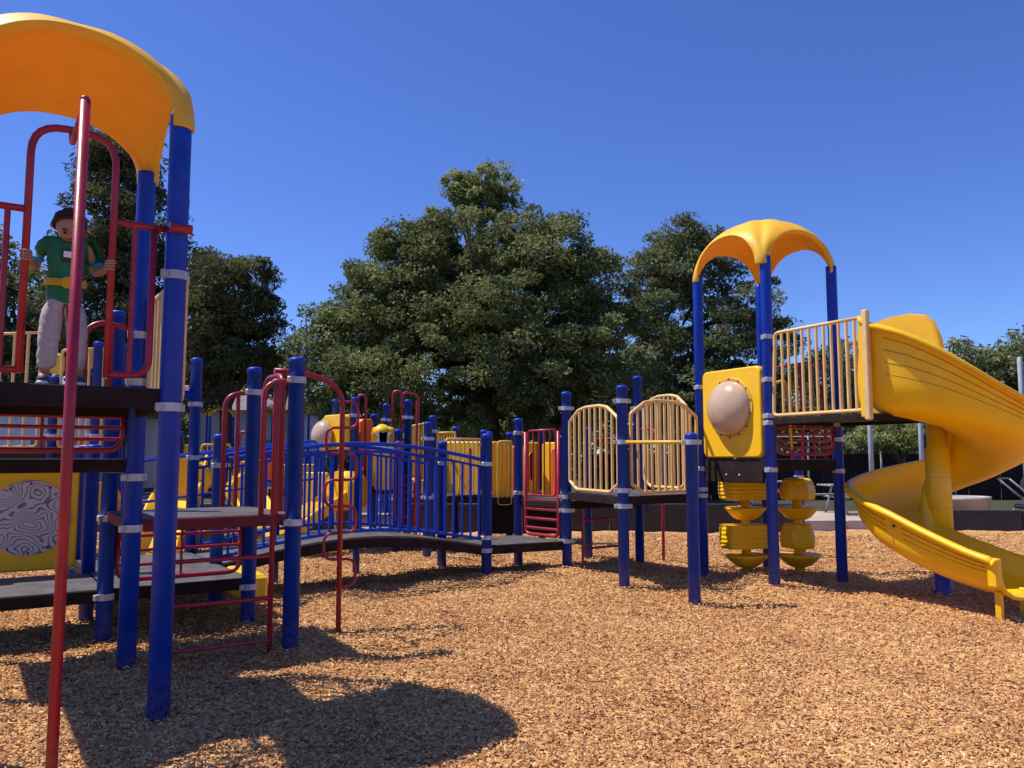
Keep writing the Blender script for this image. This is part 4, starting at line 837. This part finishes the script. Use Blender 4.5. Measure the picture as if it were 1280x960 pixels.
# ------------------------------------------------------------------ trees
def unit(n): v = RNG.normal(size=(n, 3)); return v / np.linalg.norm(v, axis=1, keepdims=True)
def leaf_cloud(C, n, size, aspect=.45, spread_up=.8, tone_c=None, droop=0.0):
    """C: leaf centres (n,3), outward hints; returns kite-shaped leaves"""
    out = unit(n); nrm = out.copy(); nrm[:, 2] += spread_up; nrm /= np.linalg.norm(nrm, axis=1, keepdims=True)
    ax = np.cross(nrm, unit(n)); ax /= np.linalg.norm(ax, axis=1, keepdims=True) + 1e-9; ax[:, 2] -= droop; bx = np.cross(nrm, ax)
    s = size * (.6 + .8 * RNG.random(n))[:, None]
    V = np.stack([C - ax * s * .5, C + bx * s * aspect * .5 + nrm * s * .06, C + ax * s * .5 - nrm * s * .05, C - bx * s * aspect * .5 + nrm * s * .06], 1).reshape(-1, 3)
    F = (np.arange(n)[:, None] * 4 + np.arange(4)[None]); return V, F
def tree(name, base, ells, mat, label, nclump, nleaf, size, clump_r, trunk_r, trunk_top, group=None, flat=.7, inner=.22, needle=.45, cat='tree', rough=.16):
    """ells: crown volume as ellipsoids (x,y,z,rx,ry,rz); leaves grow in clumps through the outer part of that volume"""
    global RNG
    RNG = np.random.default_rng(int(abs(base[0]) * 1000 + base[1] * 77 + nclump))
    r = thing(name, base, label, cat, group); vol = np.array([e[3] * e[4] + e[4] * e[5] + e[3] * e[5] for e in ells]); pick = RNG.choice(len(ells), nclump, p=vol / vol.sum()); E = np.array(ells)[pick]
    u = unit(nclump); rad = np.where(RNG.random(nclump) < inner, .2 + .6 * RNG.random(nclump), .86 + rough * RNG.normal(size=nclump)); Cc = E[:, :3] + u * rad[:, None] * E[:, 3:]
    keep = np.ones(nclump, bool)
    for e in ells:   # drop most clumps buried in a neighbour volume
        dd = (((Cc - np.array(e[:3])) / np.array(e[3:])) ** 2).sum(1); keep &= ~((dd < .35) & (RNG.random(nclump) < .5))
    keep &= Cc[:, 2] > .9; Cc = Cc[keep]; nc = len(Cc); per = nleaf // nc; cr = clump_r * (.55 + .9 * RNG.random(nc))
    P = np.repeat(Cc, per, 0); q = unit(nc * per) * (RNG.random(nc * per) ** .45)[:, None]; q[:, 2] *= flat; P = P + q * np.repeat(cr, per)[:, None]
    V, F = leaf_cloud(P, len(P), size, needle); ct = np.repeat(RNG.random(nc), per); tone = np.clip(.66 * ct + .34 * RNG.random(len(P)), 0, 1)
    b = Vector((*base, 0)); m = np_mesh('crown', V - np.array(b), F, False, np.repeat(tone, 4)); put('crown', m, mat, r, b)
    g = Geo(); tt = Vector(trunk_top); k0 = [b + Vector((0, 0, -.3)), b.lerp(tt, .25) + Vector((.1 * trunk_r, 0, 0)), b.lerp(tt, .6) + Vector((-.3 * trunk_r, 0, 0)), tt]; g.tube(k0, [trunk_r * 1.25, trunk_r, trunk_r * .75, trunk_r * .3], 10)
    for k in RNG.choice(nc, min(16, nc), replace=False):
        e_ = Vector(Cc[k]); st = b.lerp(tt, .35 + .55 * RNG.random()); mid = st.lerp(e_, .5) + Vector((0, 0, .12 * (e_ - st).length)); g.tube([st, st.lerp(mid, .5) + Vector((0, 0, .1)), mid, e_], [trunk_r * .45, trunk_r * .32, trunk_r * .22, trunk_r * .06], 6)
    part('trunk', g, 'bark', r); return r
def EY(px, py, Y, rpx, rpy, ry=None, dy=0):
    """crown lobe from its bearing: centre at depth Y, half-sizes in metres"""
    k = Y / FPX; return (X_at(px, Y), Y + dy, Z_at(py, Y), rpx * k, ry if ry else rpx * k, rpy * k)
Y0 = 30
tree('shade_tree', (X_at(610, Y0), Y0), [EY(600, 470, Y0, 205, 85, 5.6), EY(595, 415, Y0, 178, 108, 4.8), EY(603, 345, Y0, 140, 88, 3.8), EY(698, 350, Y0, 78, 74, 2.6, -.6), EY(512, 358, Y0, 78, 76, 2.6, -.6), EY(560, 312, Y0, 50, 40, 2, -.4), EY(648, 314, Y0, 54, 40, 2, -.4), EY(745, 455, Y0, 76, 86, 2.6, -1), EY(442, 455, Y0, 68, 76, 2.6, -.8), EY(480, 420, Y0, 70, 80, 2.6, -1)],
     'leaf_oak', 'huge dense round-crowned shade tree rising behind the footbridge', 1400, 225000, .165, .58, .45, (X_at(605, Y0), Y0, 9.0), flat=.6, rough=.11, inner=.42)
tree('shade_tree', (X_at(600, 31), 31.5), [EY(600, 240, 31, 48, 26, 1.3), EY(572, 220, 31, 22, 24, .8), EY(612, 214, 31, 20, 18, .8), EY(638, 240, 31, 22, 28, .8)], 'leaf_bright', 'lighter green sprig of a taller tree poking above the huge shade tree', 95, 6800, .18, .36, .22, (X_at(600, 31), 31.3, 12.2), inner=.5, rough=.3)
Y1 = 38
tree('evergreen_tree', (X_at(880, Y1), Y1), [EY(870, 420, Y1, 92, 120, 3.6), EY(860, 320, Y1, 55, 50, 2.1), EY(900, 300, Y1, 26, 26, 1), EY(835, 350, Y1, 45, 60, 2), EY(955, 440, Y1, 56, 66, 2.4), EY(900, 500, Y1, 100, 50, 3.4), EY(820, 450, Y1, 40, 80, 2)],
     'leaf_ever', 'tall ragged evergreen tree standing behind the yellow-canopied tower', 640, 80000, .22, .66, .4, (X_at(875, Y1), Y1, 11.5), flat=.55, rough=.2, needle=.35)
Y2 = 36
tree('evergreen_tree', (X_at(145, Y2), Y2), [EY(145, 195, Y2, 40, 62, 1.6), EY(160, 290, Y2, 62, 60, 2.2), EY(140, 380, Y2, 80, 80, 2.8), EY(110, 200, Y2, 20, 40, .8), EY(175, 450, Y2, 70, 60, 2.6)],
     'leaf_pine', 'tall dark conifer filling the view behind the child on the tower', 420, 46000, .30, .75, .4, (X_at(145, Y2), Y2, 15.5), flat=.5, rough=.22, needle=.28)
Y3 = 33
tree('pine_tree', (X_at(285, Y3), Y3), [EY(285, 352, Y3, 48, 32, 1.8), EY(318, 395, Y3, 32, 26, 1.3), EY(262, 400, Y3, 52, 42, 2.0), EY(300, 440, Y3, 46, 34, 1.8), EY(250, 470, Y3, 40, 45, 1.6)],
     'leaf_pine', 'spreading dark pine with layered crown between the tall tower and shade tree', 300, 36000, .24, .62, .3, (X_at(280, Y3), Y3, 8.0), flat=.5, needle=.28)
Y4 = 42
tree('cypress_tree', (X_at(246, Y4), Y4), [EY(246, 320, Y4, 9, 28, .4), EY(246, 370, Y4, 14, 45, .6), EY(246, 450, Y4, 18, 60, .8)], 'leaf_pine', 'slim pointed cypress tip rising behind the layered pine', 80, 7000, .26, .5, .2, (X_at(246, Y4), Y4, 11.0), flat=.9)
tree('shrub_tree', (X_at(352, 45), 45), [EY(350, 470, 45, 36, 32, 1.8), EY(372, 450, 45, 22, 28, 1.2)], 'leaf_grey', 'thin grey-green tree with sky showing through beside the shade tree', 60, 3600, .26, .7, .2, (X_at(352, 45), 45, 6), inner=.5, rough=.25)
tree('evergreen_tree', (X_at(15, 40), 40), [EY(15, 400, 40, 60, 85, 2.6), EY(-40, 360, 40, 50, 80, 2.4), EY(45, 440, 40, 40, 60, 2)], 'leaf_ever', 'bushy evergreen behind the red guard rails of the tall tower', 220, 18000, .3, .8, .3, (X_at(15, 40), 40, 8.5))
tree('evergreen_tree', (X_at(1225, 46), 46), [EY(1225, 475, 46, 46, 50, 2.4), EY(1275, 470, 46, 40, 52, 2.2), EY(1195, 500, 46, 30, 36, 1.6), EY(1330, 460, 46, 60, 60, 3)], 'leaf_ever', 'rounded evergreen beyond the spiral slide', 260, 22000, .3, .8, .3, (X_at(1230, 46), 46, 6.5))
tree('evergreen_tree', (X_at(1080, 44), 44), [EY(1060, 480, 44, 60, 46, 2.6), EY(1110, 505, 44, 50, 40, 2.2), EY(1150, 520, 44, 40, 34, 2)], 'leaf_ever', 'low evergreen seen through the cream guard bars by the slide', 240, 20000, .3, .8, .3, (X_at(1080, 44), 44, 5.5))
tree('shrub', (X_at(1130, 30), 30), [EY(1125, 545, 30, 40, 18, 1.2), EY(1090, 548, 30, 22, 14, .9)], 'leaf_bright', 'sunlit green shrub under the slide entry', 50, 5000, .16, .4, .1, (X_at(1125, 30), 30, 2.4), cat='shrub')
tree('shrub', (X_at(590, 42), 42), [EY(590, 535, 42, 60, 30, 1.8)], 'leaf_bright', 'light green shrub glimpsed under the shade tree behind the yellow guards', 70, 6000, .2, .6, .12, (X_at(590, 42), 42, 2.8), cat='shrub')
# continuous wood far behind
n = 2100; Xc = RNG.uniform(-75, 75, n); Yc = RNG.uniform(58, 70, n); Zc = RNG.random(n) ** .8 * (6.4 + 1.2 * np.sin(Xc * .21) + .8 * np.sin(Xc * .53 + 2)); C = np.stack([Xc, Yc, np.maximum(Zc, .2)], 1); per = 46
P = np.repeat(C, per, 0) + unit(n * per) * 1.5 * (RNG.random(n * per) ** .45)[:, None]; V, F = leaf_cloud(P, len(P), .62); tone = np.clip(.5 * np.repeat(RNG.random(n), per) + .5 * RNG.random(n * per), 0, 1)
put('distant_wood', np_mesh('distant_wood', V, F, False, np.repeat(tone, 4)), 'leaf_ever', label='dark continuous belt of trees closing the horizon', cat='wood', kind='stuff')

# ------------------------------------------------------------------ child on the top deck
def skin(nodes, edges, sub=2, root=0):
    """grow one continuous surface over a joint skeleton; returns a mesh"""
    m = bpy.data.meshes.new('skeleton'); m.from_pydata([n[0] for n in nodes], edges, []); o = bpy.data.objects.new('skeleton', m); COL.objects.link(o)
    md = o.modifiers.new('s', 'SKIN'); md.use_smooth_shade = True; md.branch_smoothing = .6
    for k, (p, r) in enumerate(nodes):
        m.skin_vertices[0].data[k].radius = r if isinstance(r, tuple) else (r, r); m.skin_vertices[0].data[k].use_root = (k == root)
    sd_ = o.modifiers.new('d', 'SUBSURF'); sd_.levels = sub; sd_.render_levels = sub
    dg = bpy.context.evaluated_depsgraph_get(); dg.update(); me = bpy.data.meshes.new_from_object(o.evaluated_get(dg)); bpy.data.objects.remove(o); bpy.data.meshes.remove(m)
    for p in me.polygons: p.use_smooth = True
    return me
CB = LT(-.485, .155); CE1 = Vector((E1[0], E1[1], 0)); CF = Vector((-E2[0], -E2[1], 0)); CO = Vector((CB[0], CB[1], ZA))
def cl_(l, f, z): return CE1 * l + CF * f + Vector((0, 0, z))
def child():
    gl = (-.485 + tr) * SP * -1; gr_ = (-.485 + tl) * SP * -1   # arch legs along E1 relative to child, metres
    lr_ = (-(tr - .485) * SP, (.485 - tl) * SP); ff = .155 * SP
    N = []; Ed = []
    def nd(l, f, z, r): N.append((tuple(cl_(l, f, z)), r)); return len(N) - 1
    def chain(a, *ids):
        for i in ids: Ed.append((a, i)); a = i
    pel = nd(0, 0, .50, .066); wai = nd(0, .0, .60, .064); che = nd(0, .010, .76, .070); nk0 = nd(0, .03, .865, .048); nk = nd(0, .060, .885, .048); jaw = nd(0, .115, .868, (.056, .054)); hd_ = nd(0, .095, .925, (.088, .094)); crn = nd(0, .062, .975, (.074, .074))
    chain(pel, wai, che, nk0, nk, jaw, hd_, crn)
    for k, sx in enumerate((-1, 1)):
        hip = nd(sx * .060, 0, .46, .064); kn = nd(sx * .078, .025, .265, .046); an = nd(sx * .085, -.01, .065, .030); toe = nd(sx * .095, .07, .03, .028); chain(pel, hip, kn, an, toe)
        gx = lr_[k]; sh = nd(sx * .106, .008, .846, .027); el = nd(sx * .160, -.04, .690, .027); wr = nd(gx * .99 - sx * .012, ff - .06, .700, .021); pal = nd(gx - sx * .018, ff - .028, .708, .022); chain(che, sh, el, wr, pal)
        for q in range(4):   # fingers closing round the rail
            zz = .732 - .016 * q; a = nd(gx - sx * .028, ff + .004, zz, .0085); b = nd(gx - sx * .012, ff + .028, zz, .0078); c = nd(gx + sx * .016, ff + .026, zz - .002, .0072); chain(pal, a, b, c)
        t1 = nd(gx + sx * .012, ff - .030, .728, .009); t2 = nd(gx + sx * .028, ff - .006, .736, .0078); chain(pal, t1, t2)
    body = skin(N, Ed, 2, 0)
    root = put('person', body, 'skin', None, CO, 'small child in green top with yellow belt and grey trousers gripping the red arch', 'person')
    # clothes follow the same joints
    from mathutils import noise as mn
    def dress(name, nodes, edges, mat, sub=2, fold=0.0):
        me = skin([(tuple(cl_(*n[:3])), n[3]) for n in nodes], edges, sub + (1 if fold else 0))
        if fold:
            nr_ = [v.normal.copy() for v in me.vertices]
            for v, q in zip(me.vertices, nr_):
                c_ = v.co; t = mn.noise(Vector((c_.x * 9, c_.y * 9, c_.z * 34 + 6 * c_.x))) + .5 * mn.noise(Vector((c_.x * 30, c_.y * 30, c_.z * 18))); v.co = c_ + q * fold * t
            me.update()
        return put(name, me, mat, root, CO)
    dress('shirt', [(0, .002, .455, (.108, .094)), (0, .002, .53, (.106, .092)), (0, .006, .64, (.104, .090)), (0, .016, .78, (.114, .098)), (0, .028, .872, (.078, .070)), (-.112, .010, .850, .062), (-.150, -.012, .752, .048), (.112, .010, .850, .062), (.150, -.012, .752, .048)], [(0, 1), (1, 2), (2, 3), (3, 4), (3, 5), (5, 6), (3, 7), (7, 8)], 'shirt_green', 2, .008)
    for sx in (-1, 1): dress('sleeve_cuff', [(sx * .147, -.010, .762, .050), (sx * .156, -.020, .722, .048)], [(0, 1)], 'cuff_blue', 1)
    dress('trousers', [(0, 0, .50, (.094, .084)), (-.062, .0, .44, .076), (-.072, .02, .27, .058), (-.078, .0, .085, .056), (.062, .0, .44, .076), (.072, .02, .27, .058), (.078, .0, .085, .056), (0, 0, .54, (.08, .07))], [(0, 7), (0, 1), (1, 2), (2, 3), (0, 4), (4, 5), (5, 6)], 'trousers_grey', 2, .006)
    for sx in (-1, 1): dress('shoe', [(sx * .086, -.035, .038, .036), (sx * .090, .03, .034, .036), (sx * .098, .095, .028, .030)], [(0, 1), (1, 2)], 'shoe'); dress('shoe_sole', [(sx * .086, -.04, .014, (.038, .016)), (sx * .098, .10, .014, (.036, .016))], [(0, 1)], 'white', 1)
    # belt ring, buckle, chest print, drawstring
    g = Geo(); V = []; F = []; n = 28
    for i, (zz, rr) in enumerate(((.585, 1.0), (.592, 1.02), (.622, 1.02), (.628, 1.0))):
        for k in range(n): a = 2 * math.pi * k / n; V.append(CO + cl_((.110 * rr) * math.cos(a), .006 + .097 * rr * math.sin(a), zz - .012 * math.sin(a)))
    for i in range(3):
        for k in range(n): F.append((i * n + k, i * n + (k + 1) % n, (i + 1) * n + (k + 1) % n, (i + 1) * n + k))
    g.add(V, F, True); belt = part('belt', g, 'belt_yellow', root); Mx = Matrix((CE1, Vector((0, 0, 1)), CF)).transposed()
    part('buckle', Geo().lathe([(.034, 0), (.034, .010), (.028, .014), (.001, .014)], CO + cl_(0, .102, .594), 18, False, Mx), 'belt_yellow', belt)
    part('chest_print', Geo().box(CO + cl_(0, .110, .750), CE1 * .036, CF * .004 + Vector((0, 0, -.0005)), Vector((0, 0, .036)), .002), 'black', root); part('chest_print', Geo().box(CO + cl_(0, .114, .757), CE1 * .026, CF * .004, Vector((0, 0, .018)), .002), 'white', root)
    part('drawstring', Geo().tube([CO + cl_(-.006, .090, .47), CO + cl_(-.012, .092, .43), CO + cl_(-.008, .090, .39)], .005, 6), 'cord_red', root); part('drawstring', Geo().tube([CO + cl_(.004, .090, .47), CO + cl_(.010, .092, .435), CO + cl_(.016, .090, .385)], .005, 6), 'cord_red', root)
    # face, head bent down
    fr = CO + cl_(0, .098, .918); R = Quaternion(CE1, math.radians(40))
    def face(l, f, z): return fr + R @ cl_(l, f, z)
    for sx in (-1, 1):
        part('eye', Geo().lathe([(.0085, -.004), (.0075, .002), (.004, .004), (.001, .005)], face(sx * .028, .072, .0), 12, True, (R.to_matrix() @ Mx)), 'hair', root)
        part('eyebrow', Geo().tube([face(sx * .016, .079, .022), face(sx * .030, .078, .026), face(sx * .044, .070, .021)], .0045, 6), 'hair', root)
        dress('ear', [(sx * .088, .080, .935, (.012, .018)), (sx * .092, .086, .908, (.010, .016))], [(0, 1)], 'skin', 1)
    part('nose', Geo().tube([face(0, .078, .006), face(0, .090, -.014), face(0, .080, -.022)], [.006, .011, .007], 8), 'skin', root); part('mouth', Geo().tube([face(-.020, .072, -.040), face(0, .078, -.043), face(.020, .072, -.040)], [.003, .006, .003], 6), 'lip', root)
    # short hair: cap of tufts over the crown
    g = Geo(); V = []; F = []; nu, nv_ = 26, 12; hc = CO + cl_(0, .070, .940)
    for i in range(nv_ + 1):
        th = (math.radians(8 + 94 * i / nv_))
        for k in range(nu):
            a = 2 * math.pi * k / nu; front = max(0, math.sin(a)); lim = th if front < .3 else th * (1 - .22 * (front - .3) / .7); rr = 1 + .035 * math.sin(5 * a + i) + .02 * math.sin(11 * a - 2 * i)
            V.append(hc + cl_(.092 * rr * math.sin(lim) * math.cos(a), .102 * rr * math.sin(lim) * math.sin(a) + .02 * math.cos(lim), .092 * rr * math.cos(lim)))
    for i in range(nv_):
        for k in range(nu): F.append((i * nu + k, i * nu + (k + 1) % nu, (i + 1) * nu + (k + 1) % nu, (i + 1) * nu + k))
    F.append(tuple(range(nu))[::-1]); g.add(V, F, True); h = part('hair', g, 'hair', root); md = h.modifiers.new('t', 'SOLIDIFY'); md.thickness = .012; md.offset = -1
child()
